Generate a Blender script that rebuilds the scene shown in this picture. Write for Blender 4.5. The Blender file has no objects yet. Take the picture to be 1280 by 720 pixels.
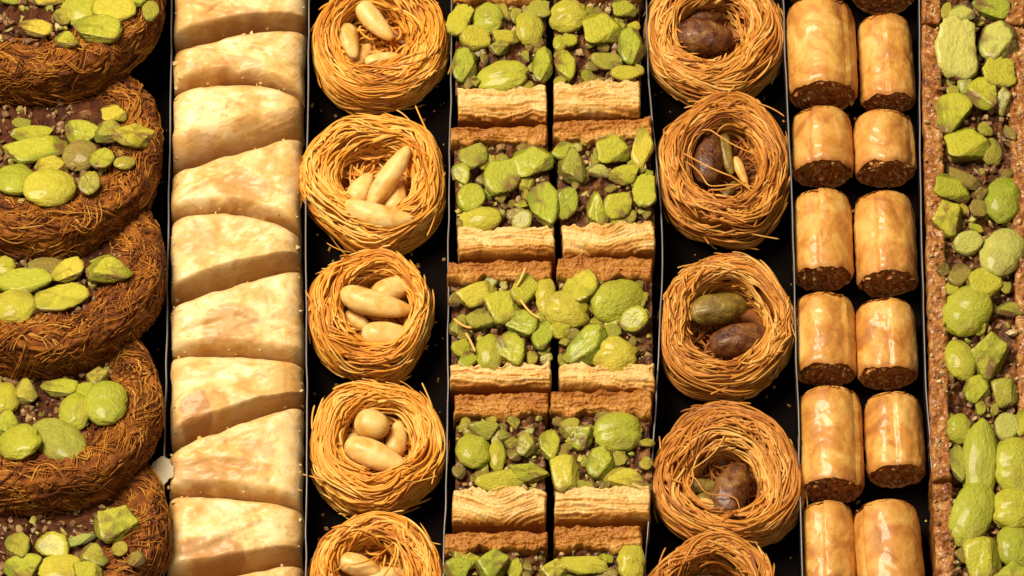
import bpy, bmesh, math, random
import numpy as np
from mathutils import Matrix, Vector

# ------------------------------------------------------------------ camera, light, exposure
U = 0.00025                      # one working unit = 0.25 mm (a nest is about 43 mm across)
TILT = math.radians(27.0)        # camera leans 27 degrees from straight down
DIST = 8000.0                    # 2 m away, long lens
ZREF = 65.0
scene = bpy.context.scene
C = scene.collection

FWD = np.array([0.0, math.sin(TILT), -math.cos(TILT)])
UPV = np.array([0.0, math.cos(TILT), math.sin(TILT)])
RGT = np.array([1.0, 0.0, 0.0])
EYE = np.array([0.0, 0.0, ZREF]) - FWD * DIST

cam_data = bpy.data.cameras.new('camera')
cam = bpy.data.objects.new('camera', cam_data)
C.objects.link(cam)
cam.location = EYE * U
cam.rotation_euler = (TILT, 0, 0)
cam_data.sensor_width = 36.0
cam_data.lens = 36.0 * DIST / 1280.0
cam_data.clip_start = 0.05
cam_data.clip_end = 50
scene.camera = cam

world = bpy.data.worlds.new('World')
scene.world = world
world.use_nodes = True
bg = world.node_tree.nodes['Background']
bg.inputs['Color'].default_value = (1.0, 0.86, 0.7, 1)
bg.inputs['Strength'].default_value = 0.03


def area_lamp(name, loc, aim, size, power, col):
    d = bpy.data.lights.new(name, 'AREA')
    d.shape = 'SQUARE'
    d.size = size
    d.energy = power
    d.color = col
    o = bpy.data.objects.new(name, d)
    C.objects.link(o)
    o.location = loc
    o.rotation_euler = (Vector(aim) - Vector(loc)).to_track_quat('-Z', 'Y').to_euler()
    return o


area_lamp('ceiling_lamp', (-0.55, 0.32, 1.27), (0, 0, 0), 0.62, 36.0, (1.0, 0.89, 0.70))
area_lamp('counter_lamp', (0.35, -0.75, 1.35), (0, 0, 0), 0.5, 3.2, (1.0, 0.84, 0.62))

vs = scene.view_settings
vs.view_transform = 'Standard'
vs.look = 'None'
vs.exposure = 0.0
vs.gamma = 1.0
vs.use_curve_mapping = False

rng = np.random.default_rng(11)
random.seed(5)


# ------------------------------------------------------------------ helpers
def P(px, py, z):
    d = FWD * DIST + RGT * (px - 640.0) + UPV * (360.0 - py)
    t = (z - EYE[2]) / d[2]
    return EYE + d * t


def on_plane(px, py, p0, n):
    d = FWD * DIST + RGT * (px - 640.0) + UPV * (360.0 - py)
    t = np.dot(np.array(p0) - EYE, n) / np.dot(d, n)
    return EYE + d * t


def _hash(i, j, k, seed):
    h = (i.astype(np.int64) * 374761393 + j.astype(np.int64) * 668265263
         + k.astype(np.int64) * 2147483647 + seed * 974711) & 0xffffffff
    h = ((h ^ (h >> 13)) * 1274126177) & 0xffffffff
    h = h ^ (h >> 16)
    return (h & 0xffff) / 32767.5 - 1.0


def vn(x, y, z=0.0, seed=0):
    x, y, z = np.broadcast_arrays(np.asarray(x, float), np.asarray(y, float), np.asarray(z, float))
    xi, yi, zi = np.floor(x), np.floor(y), np.floor(z)
    fx, fy, fz = x - xi, y - yi, z - zi
    fx, fy, fz = [f * f * (3 - 2 * f) for f in (fx, fy, fz)]
    out = 0
    for a in (0, 1):
        for b in (0, 1):
            for c in (0, 1):
                w = (fx if a else 1 - fx) * (fy if b else 1 - fy) * (fz if c else 1 - fz)
                out = out + w * _hash(xi + a, yi + b, zi + c, seed)
    return out


def fbm(x, y, z=0.0, seed=0, octv=3):
    s, a, t = 0, 1.0, 0.0
    for o in range(octv):
        s = s + a * vn(np.asarray(x) * 2 ** o, np.asarray(y) * 2 ** o, np.asarray(z) * 2 ** o, seed + o * 17)
        t += a
        a *= 0.5
    return s / t


def mesh_np(name, verts, quads=None, tris=None, attrs=None, cols=None, smooth=True):
    me = bpy.data.meshes.new(name)
    verts = np.asarray(verts, np.float32) * U
    me.vertices.add(len(verts))
    me.vertices.foreach_set('co', verts.ravel())
    q = np.zeros((0, 4), np.int32) if quads is None else np.asarray(quads, np.int32).reshape(-1, 4)
    t = np.zeros((0, 3), np.int32) if tris is None else np.asarray(tris, np.int32).reshape(-1, 3)
    loops = np.concatenate([q.ravel(), t.ravel()])
    starts = np.concatenate([np.arange(len(q)) * 4, len(q) * 4 + np.arange(len(t)) * 3]).astype(np.int32)
    me.loops.add(len(loops))
    me.loops.foreach_set('vertex_index', loops)
    me.polygons.add(len(starts))
    me.polygons.foreach_set('loop_start', starts)
    me.polygons.foreach_set('use_smooth', np.full(len(starts), smooth))
    me.update(calc_edges=True)
    me.validate()
    for k, v in (attrs or {}).items():
        a = me.attributes.new(k, 'FLOAT', 'POINT')
        a.data.foreach_set('value', np.asarray(v, np.float32))
    for k, v in (cols or {}).items():
        a = me.attributes.new(k, 'FLOAT_COLOR', 'POINT')
        v = np.asarray(v, np.float32)
        a.data.foreach_set('color', np.concatenate([v, np.ones((len(v), 1), np.float32)], 1).ravel())
    return me


def grid_quads(nu, nv, wrap_u=False, wrap_v=False, off=0):
    """index u*nv+v"""
    uu = np.arange(nu if wrap_u else nu - 1)
    vv = np.arange(nv if wrap_v else nv - 1)
    a, b = np.meshgrid(uu, vv, indexing='ij')
    a2, b2 = (a + 1) % nu, (b + 1) % nv
    return (np.stack([a * nv + b, a2 * nv + b, a2 * nv + b2, a * nv + b2], -1).reshape(-1, 4) + off)


def link(name, me, mat, parent=None, mw=None):
    o = bpy.data.objects.new(name, me)
    C.objects.link(o)
    if mat is not None and not me.materials:
        me.materials.append(mat)
    if parent is not None:
        o.parent = parent
    if mw is not None:
        o.matrix_basis = mw
    return o


def thing(name, label, cat, loc, group=None, rot=None):
    o = bpy.data.objects.new(name, None)
    C.objects.link(o)
    o.empty_display_size = 0.005
    o.location = np.asarray(loc) * U
    if rot:
        o.rotation_euler = rot
    o['label'] = label
    o['category'] = cat
    if group:
        o['group'] = group
    return o


# ------------------------------------------------------------------ materials
def new_mat(name, rough=0.45, coat=0.0, sss=0.0, spec=0.3, coat_rough=0.15):
    m = bpy.data.materials.new(name)
    m.use_nodes = True
    nt = m.node_tree
    b = nt.nodes['Principled BSDF']
    b.inputs['Roughness'].default_value = rough
    b.inputs['Coat Weight'].default_value = coat
    b.inputs['Coat Roughness'].default_value = coat_rough
    b.inputs['Specular IOR Level'].default_value = spec
    b.inputs['Subsurface Weight'].default_value = sss
    b.inputs['Subsurface Scale'].default_value = 0.0022
    b.inputs['Subsurface Radius'].default_value = (1.0, 0.55, 0.25)
    return m, nt, b


def N(nt, typ, **kw):
    n = nt.nodes.new(typ)
    for k, v in kw.items():
        if k in n.inputs:
            n.inputs[k].default_value = v
        else:
            setattr(n, k, v)
    return n


def coords(nt, scale=1.0, stretch=(1, 1, 1)):
    tc = N(nt, 'ShaderNodeTexCoord')
    mp = N(nt, 'ShaderNodeMapping')
    mp.inputs['Scale'].default_value = [scale * s for s in stretch]
    nt.links.new(tc.outputs['Object'], mp.inputs['Vector'])
    # offset by the object's random number so copies differ
    oi = N(nt, 'ShaderNodeObjectInfo')
    mu = N(nt, 'ShaderNodeMath', operation='MULTIPLY')
    mu.inputs[1].default_value = 40.0
    nt.links.new(oi.outputs['Random'], mu.inputs[0])
    nt.links.new(mu.outputs[0], mp.inputs['Location'])
    return mp.outputs['Vector']


def noise(nt, vec, scale, detail=4, rough=0.55, dist=0.0):
    n = N(nt, 'ShaderNodeTexNoise', Scale=scale, Detail=detail, Roughness=rough, Distortion=dist)
    nt.links.new(vec, n.inputs['Vector'])
    return n.outputs['Fac']


def ramp(nt, fac, stops):
    r = N(nt, 'ShaderNodeValToRGB')
    e = r.color_ramp.elements
    while len(e) < len(stops):
        e.new(0.5)
    for el, (p, c) in zip(e, stops):
        el.position = p
        el.color = (*c, 1) if len(c) == 3 else c
    nt.links.new(fac, r.inputs['Fac'])
    return r.outputs['Color']


def mix(nt, fac, a, b, typ='MIX'):
    m = N(nt, 'ShaderNodeMix', data_type='RGBA', blend_type=typ)
    for inp, v in ((m.inputs['Factor'], fac), (m.inputs['A'], a), (m.inputs['B'], b)):
        pass
    def put(sock, v):
        if isinstance(v, (int, float)):
            sock.default_value = v
        elif isinstance(v, tuple):
            sock.default_value = (*v, 1)
        else:
            nt.links.new(v, sock)
    put(m.inputs[0], fac)
    put(m.inputs[6], a)
    put(m.inputs[7], b)
    return m.outputs[2]


def bump(nt, b, height, strength, dist):
    n = N(nt, 'ShaderNodeBump', Strength=strength, Distance=dist)
    nt.links.new(height, n.inputs['Height'])
    nt.links.new(n.outputs['Normal'], b.inputs['Normal'])


def attr(nt, name, out='Fac'):
    a = N(nt, 'ShaderNodeAttribute', attribute_name=name)
    return a.outputs[out]


def strand_mat(name, stops, coat=0.06, rough=0.5, sss=0.0, fib=False):
    m, nt, b = new_mat(name, rough, coat, sss)
    v = coords(nt)
    n = noise(nt, v, 260, 3)
    t = attr(nt, 'tint')
    s = N(nt, 'ShaderNodeMath', operation='MULTIPLY_ADD')
    nt.links.new(n, s.inputs[0])
    s.inputs[1].default_value = 0.5
    s2 = N(nt, 'ShaderNodeMath', operation='ADD')
    s2.inputs[1].default_value = -0.25
    nt.links.new(t, s2.inputs[0])
    nt.links.new(s2.outputs[0], s.inputs[2])
    nt.links.new(ramp(nt, s.outputs[0], stops), b.inputs['Base Color'])
    if fib:
        bump(nt, b, noise(nt, v, 650, 5, 0.75, 1.5), 0.6, 0.0016)
    return m


M = {}
M['strand'] = strand_mat('golden_kataifi', [(0.0, (0.40, 0.12, 0.008)), (0.35, (0.66, 0.25, 0.02)), (0.7, (0.80, 0.37, 0.045)), (1.0, (0.88, 0.52, 0.13))], sss=0.0)
M['strand_deep'] = strand_mat('toasted_kataifi', [(0.0, (0.26, 0.07, 0.008)), (0.35, (0.48, 0.17, 0.02)), (0.7, (0.65, 0.28, 0.042)), (1.0, (0.80, 0.46, 0.12))])
M['strand_dark'] = strand_mat('dark_syrup_kataifi', [(0.0, (0.05, 0.010, 0.0015)), (0.36, (0.22, 0.058, 0.005)), (0.64, (0.49, 0.175, 0.014)), (1.0, (0.76, 0.40, 0.07))], coat=0.0, rough=0.55, fib=True)


def phyllo_mat():
    m, nt, b = new_mat('pale_phyllo', 0.46, 0.2, 0.08, coat_rough=0.18)
    v = coords(nt)
    big = noise(nt, v, 75, 4, 0.6, 0.8)
    fine = noise(nt, v, 420, 4, 0.6)
    base = ramp(nt, big, [(0.36, (0.86, 0.66, 0.34)), (0.48, (0.81, 0.56, 0.23)), (0.57, (0.73, 0.43, 0.115)), (0.70, (0.58, 0.27, 0.045))])
    mid = noise(nt, v, 190, 5, 0.65, 1.2)
    spots = ramp(nt, mid, [(0.52, (0, 0, 0)), (0.66, (.8, .8, .8))])
    base = mix(nt, spots, base, (0.60, 0.30, 0.06))
    pale = ramp(nt, noise(nt, v, 120, 5, 0.6, 1.5), [(0.55, (0, 0, 0)), (0.7, (.7, .7, .7))])
    base = mix(nt, pale, base, (0.84, 0.66, 0.38))
    t = attr(nt, 'tint')
    c1 = mix(nt, t, base, (0.42, 0.15, 0.018))
    c2 = mix(nt, fine, c1, (0.84, 0.68, 0.42), 'MIX')
    f = N(nt, 'ShaderNodeMath', operation='MULTIPLY')
    f.inputs[1].default_value = 0.22
    nt.links.new(fine, f.inputs[0])
    c2 = mix(nt, f.outputs[0], c1, (0.86, 0.70, 0.44))
    nt.links.new(c2, b.inputs['Base Color'])
    rr = N(nt, 'ShaderNodeMapRange')
    rr.inputs['To Min'].default_value = 0.40
    rr.inputs['To Max'].default_value = 0.6
    nt.links.new(big, rr.inputs['Value'])
    nt.links.new(rr.outputs[0], b.inputs['Roughness'])
    hh = N(nt, 'ShaderNodeMath', operation='MULTIPLY_ADD')
    hh.inputs[1].default_value = 0.35
    nt.links.new(fine, hh.inputs[0])
    nt.links.new(mid, hh.inputs[2])
    bump(nt, b, hh.outputs[0], 0.22, 0.0016)
    return m


M['phyllo'] = phyllo_mat()


def roll_mat():
    m, nt, b = new_mat('golden_roll_pastry', 0.44, 0.3, 0.06, coat_rough=0.13)
    v = coords(nt)
    big = noise(nt, v, 95, 5, 0.62, 0.8)
    fine = noise(nt, coords(nt, 1, (1, 0.8, 1)), 700, 4, 0.65)
    base = ramp(nt, big, [(0.34, (0.78, 0.47, 0.14)), (0.45, (0.69, 0.35, 0.065)), (0.54, (0.57, 0.225, 0.028)), (0.66, (0.38, 0.115, 0.012))])
    t = attr(nt, 'tint')
    c1 = mix(nt, t, base, (0.42, 0.13, 0.02))
    f = N(nt, 'ShaderNodeMath', operation='MULTIPLY')
    f.inputs[1].default_value = 0.25
    nt.links.new(fine, f.inputs[0])
    c2 = mix(nt, f.outputs[0], c1, (0.80, 0.52, 0.2))
    nt.links.new(c2, b.inputs['Base Color'])
    bump(nt, b, fine, 0.35, 0.0008)
    return m


M['roll'] = roll_mat()


def filling_mat(name, stops, coat=0.3, scale=300):
    m, nt, b = new_mat(name, 0.5, coat * .4, 0.0)
    v = coords(nt)
    n = noise(nt, v, scale, 5, 0.7)
    nt.links.new(ramp(nt, n, stops), b.inputs['Base Color'])
    bump(nt, b, noise(nt, v, scale * 3, 4, 0.7), 0.6, 0.001)
    return m


M['roll_filling'] = filling_mat('crushed_nut_filling', [(0.3, (0.2, 0.045, 0.008)), (0.48, (0.42, 0.125, 0.02)), (0.62, (0.56, 0.21, 0.035)), (0.8, (0.66, 0.34, 0.09))])
M['filling'] = filling_mat('dark_nut_filling', [(0.3, (0.025, 0.007, 0.002)), (0.5, (0.11, 0.033, 0.009)), (0.65, (0.28, 0.11, 0.022)), (0.82, (0.44, 0.25, 0.06))])


M['bar_crust'] = filling_mat('crumbly_bar_crust', [(0.32, (0.10, 0.024, 0.006)), (0.46, (0.32, 0.105, 0.02)), (0.57, (0.44, 0.19, 0.04)), (0.72, (0.6, 0.38, 0.17))], .9, 240)


def sheet_mat(name, stops):
    m, nt, b = new_mat(name, 0.5, 0.06, 0.05, coat_rough=0.25)
    v = coords(nt)
    n = noise(nt, v, 220, 4, 0.65, 0.4)
    t = attr(nt, 'tint')
    s = N(nt, 'ShaderNodeMath', operation='MULTIPLY_ADD')
    nt.links.new(n, s.inputs[0])
    s.inputs[1].default_value = 0.7
    s2 = N(nt, 'ShaderNodeMath', operation='ADD')
    s2.inputs[1].default_value = -0.35
    nt.links.new(t, s2.inputs[0])
    nt.links.new(s2.outputs[0], s.inputs[2])
    nt.links.new(ramp(nt, s.outputs[0], stops), b.inputs['Base Color'])
    bump(nt, b, noise(nt, v, 900, 3, 0.6), 0.35, 0.0006)
    return m


# tint 0 = pale inner sheet, 1 = baked outer sheet
M['sheet'] = sheet_mat('phyllo_layers', [(0.0, (0.76, 0.52, 0.21)), (0.25, (0.64, 0.35, 0.085)), (0.55, (0.44, 0.18, 0.026)), (1.0, (0.28, 0.08, 0.009))])


def crumb_mat():
    m, nt, b = new_mat('nut_crumbs', 0.5, 0.08, 0.0)
    c = attr(nt, 'col', 'Color')
    n = noise(nt, coords(nt), 500, 3)
    nt.links.new(mix(nt, n, c, mix(nt, 0.5, c, (0.5, 0.32, 0.12))), b.inputs['Base Color'])
    return m


M['crumb'] = crumb_mat()


def pistachio_mat():
    m, nt, b = new_mat('pistachio_kernel', 0.42, 0.22, 0.0, coat_rough=0.14)
    tc = N(nt, 'ShaderNodeTexCoord')
    oi = N(nt, 'ShaderNodeObjectInfo')
    mp = N(nt, 'ShaderNodeMapping')
    mu = N(nt, 'ShaderNodeMath', operation='MULTIPLY')
    mu.inputs[1].default_value = 50.0
    nt.links.new(oi.outputs['Random'], mu.inputs[0])
    nt.links.new(mu.outputs[0], mp.inputs['Location'])
    mp.inputs['Scale'].default_value = (4000, 4000, 4000)     # kernel meshes are one unit (0.25 mm) in radius
    nt.links.new(tc.outputs['Object'], mp.inputs['Vector'])
    v = mp.outputs['Vector']
    n1 = noise(nt, v, 1.6, 4, 0.6, 0.3)
    n2 = noise(nt, v, 6.0, 4, 0.65)
    n3 = noise(nt, v, 1.1, 3, 0.5)
    col = oi.outputs['Color']
    light = mix(nt, 0.35, col, (0.68, 0.60, 0.08))
    flesh = mix(nt, n1, mix(nt, 0.12, col, (0.1, 0.2, 0.01)), light)
    fl2 = mix(nt, 0.25, flesh, ramp(nt, n2, [(0.3, (0.12, 0.14, 0.006)), (0.7, (0.72, 0.64, 0.09))]))
    skinbase = mix(nt, 0.6, col, (0.09, 0.11, 0.008))
    patch = ramp(nt, n3, [(0.48, (0, 0, 0)), (0.62, (1, 1, 1))])
    skin = mix(nt, patch, skinbase, (0.17, 0.055, 0.03))
    cut = attr(nt, 'cut')
    nt.links.new(mix(nt, cut, skin, fl2), b.inputs['Base Color'])
    bump(nt, b, n2, 0.8, 0.0010)
    return m


M['pistachio'] = pistachio_mat()


def nut_mat(name, stops, scale, rough, coat, bstr):
    m, nt, b = new_mat(name, rough, coat, 0.1)
    v = coords(nt)
    n = noise(nt, v, scale, 4, 0.6, 0.4)
    nt.links.new(ramp(nt, n, stops), b.inputs['Base Color'])
    bump(nt, b, noise(nt, v, scale * 2.5, 4, 0.6), bstr, 0.0008)
    return m


M['pale_nut'] = nut_mat('blanched_nut', [(0.3, (0.86, 0.60, 0.24)), (0.48, (0.80, 0.50, 0.16)), (0.6, (0.70, 0.38, 0.085)), (0.75, (0.56, 0.26, 0.045))], 150, 0.42, 0.12, 0.5)
M['brown_nut'] = nut_mat('skinned_nut', [(0.3, (0.05, 0.012, 0.005)), (0.46, (0.13, 0.04, 0.012)), (0.58, (0.22, 0.085, 0.022)), (0.75, (0.34, 0.2, 0.05))], 220, 0.36, 0.2, 1.0)
M['green_nut'] = nut_mat('green_brown_nut', [(0.3, (0.09, 0.04, 0.01)), (0.48, (0.2, 0.12, 0.02)), (0.6, (0.28, 0.19, 0.03)), (0.78, (0.32, 0.12, 0.03))], 200, 0.36, 0.2, 0.9)


def plain(name, col, rough, coat=0.0, spec=0.5):
    m, nt, b = new_mat(name, rough, coat, 0, spec)
    n = noise(nt, coords(nt), 60, 3)
    nt.links.new(ramp(nt, n, [(0.3, tuple(c * 0.8 for c in col)), (0.7, tuple(c * 1.2 for c in col))]), b.inputs['Base Color'])
    return m


M['tray'] = plain('black_tray_plastic', (0.004, 0.002, 0.0015), 0.7, 0.0, 0.03)
M['divider'] = plain('smoked_divider_plastic', (0.012, 0.008, 0.008), 0.35, 0.0, 0.2)
M['edge'] = plain('divider_edge_glint', (0.2, 0.18, 0.18), 0.3, 0.2)  # greyer than the wall: the lip's bright line of light put into colour
M['flake'] = new_mat('translucent_flake', 0.6, 0.0, 0.2)[0]
M['flake'].node_tree.nodes['Principled BSDF'].inputs['Base Color'].default_value = (0.58, 0.46, 0.3, 1)
M['flake'].node_tree.nodes['Principled BSDF'].inputs['Alpha'].default_value = 0.88

# ------------------------------------------------------------------ the tray with its dividers (the surface)
def interp(pts, y):
    ys = [p[1] for p in pts]
    xs = [p[0] for p in pts]
    return np.interp(y, ys, xs)


DIV = [
    [(215, -60), (213, 120), (210, 300), (208, 450), (205, 600), (203, 790)],
    [(387, -60), (385, 120), (382, 250), (383, 400), (384, 560), (381, 790)],
    [(565, -60), (564, 100), (561, 250), (560, 400), (560, 520), (552, 790)],
    [(806, -60), (809, 70), (819, 190), (829, 290), (825, 420), (818, 540), (801, 790)],
    [(977, -60), (983, 110), (990, 240), (994, 400), (999, 560), (1004, 790)],
    [(1149, -60), (1150, 150), (1152, 300), (1157, 480), (1166, 600), (1176, 790)],
]
DZ = 64.0
tray = thing('serving_tray', 'black plastic serving tray divided into narrow lanes of sweets', 'tray', (0, 0, 0))
bm_v = []
x0, x1, y0, y1, zt, th = -760, 760, -560, 560, 0.0, 6.0
q = [(x0, y0), (x1, y0), (x1, y1), (x0, y1)]
verts = [(a, b, zt) for a, b in q] + [(a, b, zt - th) for a, b in q]
quads = [(0, 1, 2, 3), (7, 6, 5, 4)] + [(i, i + 4, (i + 1) % 4 + 4, (i + 1) % 4) for i in range(4)]
link('tray_base', mesh_np('tray_base', verts, quads, smooth=False), M['tray'], tray)
for k, pts in enumerate(DIV):
    ys = np.linspace(-60, 790, 90)
    xs = interp(pts, ys)
    ker = np.exp(-np.linspace(-2, 2, 15) ** 2)
    xs = np.convolve(np.pad(xs, 7, mode='edge'), ker / ker.sum(), 'valid')
    ctr = np.array([P(x, y, DZ) for x, y in zip(xs, ys)])
    ctr[:, 0] += 0.8 * vn(ctr[:, 1] * 0.03, k * 7.1, 0, 3)
    w = 0.9
    prof = [(-w, 0.2), (-w, DZ - 1.6), (w, DZ - 1.6), (w, 0.2)]
    V = np.array([[(c[0] + a, c[1], z + (1.2 * vn(c[1] * 0.02, k, 0, 9) if z > 5 else 0)) for a, z in prof] for c in ctr]).reshape(-1, 3)
    d = link('divider', mesh_np('divider', V, grid_quads(90, 4, wrap_v=True)), M['divider'], tray)
    prof = [(-w - .15, DZ - 1.7), (-w * .9, DZ - .4), (0, DZ + .1), (w * .9, DZ - .4), (w + .15, DZ - 1.7)]
    V = np.array([[(c[0] + a, c[1], z + 1.2 * vn(c[1] * 0.02, k, 0, 9)) for a, z in prof] for c in ctr]).reshape(-1, 3)
    link('divider_edge', mesh_np('divider_edge', V, grid_quads(90, 5, wrap_v=True)), M['edge'], d)


# ------------------------------------------------------------------ kernels and crumbs
def ico(sub):
    bm = bmesh.new()
    bmesh.ops.create_icosphere(bm, subdivisions=sub, radius=1.0)
    v = np.array([x.co[:] for x in bm.verts])
    f = np.array([[l.index for l in x.verts] for x in bm.faces])
    bm.free()
    return v, f


ICO3, ICO3F = ico(4)
ICO1, ICO1F = ico(1)


def kernel_mesh(seed, whole):
    r = np.random.default_rng(seed)
    d = ICO3 / np.linalg.norm(ICO3, axis=1, keepdims=True)
    rad = np.ones(len(d))
    cut = np.zeros(len(d))
    if whole:
        rad += 0.12 * fbm(d[:, 0] * 2.2 + seed, d[:, 1] * 2.2, d[:, 2] * 2.2, seed)
        rad += 0.03 * vn(d[:, 0] * 3, d[:, 1] * 9, d[:, 2] * 3, seed)
        rad -= 0.13 * np.exp(-((d[:, 1] - 0.15 * r.normal()) / 0.13) ** 2) * (d[:, 2] > -0.2) * (r.random() < 0.6)
        cut = np.clip(0.8 + 0.45 * fbm(d[:, 0] * 1.5, d[:, 1] * 1.5, d[:, 2] * 1.5, seed + 5), 0, 1)
    else:
        planes = [(np.array([r.normal() * .14, r.normal() * .14, 1.0]), r.uniform(.3, .5))]
        for _ in range(r.integers(3, 7)):
            a = r.uniform(0, 2 * math.pi)
            planes.append((np.array([math.cos(a), math.sin(a), r.uniform(-.3, .7)]), r.uniform(.5, .9)))
        inv = np.ones(len(d))
        for n, dist in planes:
            n = n / np.linalg.norm(n)
            dn = np.maximum(d @ n, 1e-3) / dist
            inv = np.maximum(inv, 0) ** 36 + dn ** 36
            inv = inv ** (1 / 36)
        rad = 1.0 / inv
        zc = np.clip((rad * d[:, 2] - 0.2 - .12 * vn(d[:, 0] * 3, d[:, 1] * 3, 0, seed)) / 0.18, 0, 1)
        cut = np.clip((1 - rad) / 0.1, 0, 1) * 0.15 + 0.85 * zc
        rad = rad * (1 + 0.09 * fbm(d[:, 0] * 2.6, d[:, 1] * 2.6, d[:, 2] * 2.6, seed, 4) + .05 * vn(d[:, 0] * 8, d[:, 1] * 8, d[:, 2] * 8, seed) - .10 * np.exp(-((d[:, 0] * math.cos(seed) + d[:, 1] * math.sin(seed)) / .06) ** 2) * (d[:, 2] > 0) * (seed % 3 == 0))
    v = d * rad[:, None]
    v -= (v.max(0) + v.min(0)) / 2
    v /= np.abs(v).max(0)
    me = mesh_np('pistachio', v, None, ICO3F, {'cut': cut})
    me.materials.append(M['pistachio'])
    return me


KW = [kernel_mesh(100 + i, True) for i in range(6)]
KC = [kernel_mesh(200 + i, False) for i in range(12)]
GREEN, MID, YEL = np.array((0.25, 0.35, 0.012)), np.array((0.53, 0.48, 0.018)), np.array((0.82, 0.58, 0.05))


def kcol(y, mode):
    c = GREEN + (MID - GREEN) * min(y * 2, 1) if y < .5 else MID + (YEL - MID) * (y * 2 - 1)
    if 'p' in mode:
        c = c * .55 + np.array((0.62, 0.62, 0.27)) * .45
    if 'd' in mode:
        c = c * .5 + np.array((0.2, 0.13, 0.04)) * .5
    if 'b' in mode:
        c = np.array((0.2, 0.075, 0.03))
    return (*[float(x) for x in c], 1)


def kernel(parent, inv, px, py, w, h, ang, y, mode, p0, n, ratio, lift=0.0):
    """one pistachio lying on the plane (p0, n); w, h are its sizes along its own axes"""
    c = on_plane(px, py, p0, n)
    n = np.asarray(n)
    ex = np.array([1.0, 0, 0])
    ey = np.cross(n, ex)
    k = 1.0 / ratio
    a = math.radians(ang)
    r = random.Random(int(px * 31 + py * 17))
    thick = min(w, h) * r.uniform(.26, .36)
    sx = w / 2 * math.sqrt(math.cos(a) ** 2 + (k * math.sin(a)) ** 2)
    sy = h / 2 * math.sqrt((k * math.cos(a)) ** 2 + math.sin(a) ** 2)
    tl = .34 if r.random() < .3 else .14
    tiltx, tilty = r.uniform(-tl, tl), r.uniform(-tl, tl)
    base = Matrix(((ex[0], ey[0], n[0], 0), (ex[1], ey[1], n[1], 0), (ex[2], ey[2], n[2], 0), (0, 0, 0, 1)))
    W = (Matrix.Translation(Vector((c + n * lift) * U)) @ base @ Matrix.Rotation(a, 4, 'Z')
         @ Matrix.Rotation(tiltx, 4, 'X') @ Matrix.Rotation(tilty, 4, 'Y')
         @ Matrix.Diagonal((sx * 1.16, sy * 1.16, thick, 1)))
    me = (KW if (('w' in mode) or (r.random() < .12 and 'c' not in mode)) else KC)
    me = me[r.randrange(len(me))]
    o = link('pistachio', me, None, parent, inv @ W)
    o.color = kcol(min(max(y + r.uniform(-.22, .22), 0), 1), mode)
    return o


CRUMBC = [(0.30, 0.15, 0.06), (0.16, 0.055, 0.03), (0.42, 0.40, 0.06), (0.28, 0.32, 0.03), (0.5, 0.34, 0.13), (0.22, 0.09, 0.05), (0.1, 0.04, 0.02), (0.58, 0.44, 0.22)]


ROLLC = [(0.5, 0.15, 0.025), (0.4, 0.1, 0.016), (0.58, 0.22, 0.04), (0.28, 0.07, 0.012), (0.62, 0.32, 0.09)]


def crumbs(name, pts, parent, smin, smax, seed, weights=None, pal=CRUMBC):
    r = np.random.default_rng(seed)
    V, F, K = [], [], []
    nv = len(ICO1)
    for i, p in enumerate(pts):
        s = r.uniform(smin, smax) * r.uniform(.45, 1.6, 3)
        v = ICO1 * (1 + 0.3 * r.normal(size=(nv, 1)).clip(-1.5, 1.5)) * s
        q = r.normal(size=4)
        q /= np.linalg.norm(q)
        w, x, y, z = q
        R = np.array([[1 - 2 * (y * y + z * z), 2 * (x * y - z * w), 2 * (x * z + y * w)], [2 * (x * y + z * w), 1 - 2 * (x * x + z * z), 2 * (y * z - x * w)], [2 * (x * z - y * w), 2 * (y * z + x * w), 1 - 2 * (x * x + y * y)]])
        V.append(v @ R.T + p)
        F.append(ICO1F + i * nv)
        c = np.array(pal[r.choice(len(pal), p=weights)]) * r.uniform(.7, 1.2)
        K.append(np.tile(c, (nv, 1)))
    me = mesh_np(name, np.concatenate(V), None, np.concatenate(F), cols={'col': np.concatenate(K)}, smooth=False)
    o = link(name, me, M['crumb'], parent)
    o['kind'] = 'stuff'
    return o


# ------------------------------------------------------------------ strands
def tube_batch(paths, radii, sides=5, taper=True):
    """paths (S,N,3) -> verts, quads"""
    S, Np, _ = paths.shape
    T = np.gradient(paths, axis=1)
    T /= np.linalg.norm(T, axis=2, keepdims=True) + 1e-9
    ref = np.tile(np.array([0.3, 0.2, 1.0]), (S, Np, 1))
    A = np.cross(T, ref)
    A /= np.linalg.norm(A, axis=2, keepdims=True) + 1e-9
    B = np.cross(T, A)
    t = np.linspace(0, 1, Np)
    prof = np.minimum(1, np.minimum(t, 1 - t) * 14 + 0.25) if taper else np.ones(Np)
    ang = np.arange(sides) * 2 * math.pi / sides
    off = (A[:, :, None, :] * np.cos(ang)[None, None, :, None] + B[:, :, None, :] * np.sin(ang)[None, None, :, None])
    V = paths[:, :, None, :] + off * (radii[:, None] * prof[None, :])[:, :, None, None]
    q = grid_quads(Np, sides, wrap_v=True)
    Q = (q[None] + (np.arange(S) * Np * sides)[:, None, None]).reshape(-1, 4)
    return V.reshape(-1, 3), Q


def ring_body(prof, rad_mod, nth=96):
    """closed revolve of profile [(r,z)...] with angular radius modulation"""
    th = np.linspace(0, 2 * math.pi, nth, endpoint=False)
    pr = np.array(prof)
    m = rad_mod(th)
    R = pr[None, :, 0] * m[:, None]
    V = np.stack([R * np.cos(th)[:, None], R * np.sin(th)[:, None], np.tile(pr[:, 1], (nth, 1))], -1).reshape(-1, 3)
    return V, grid_quads(nth, len(prof), wrap_u=True)


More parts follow.
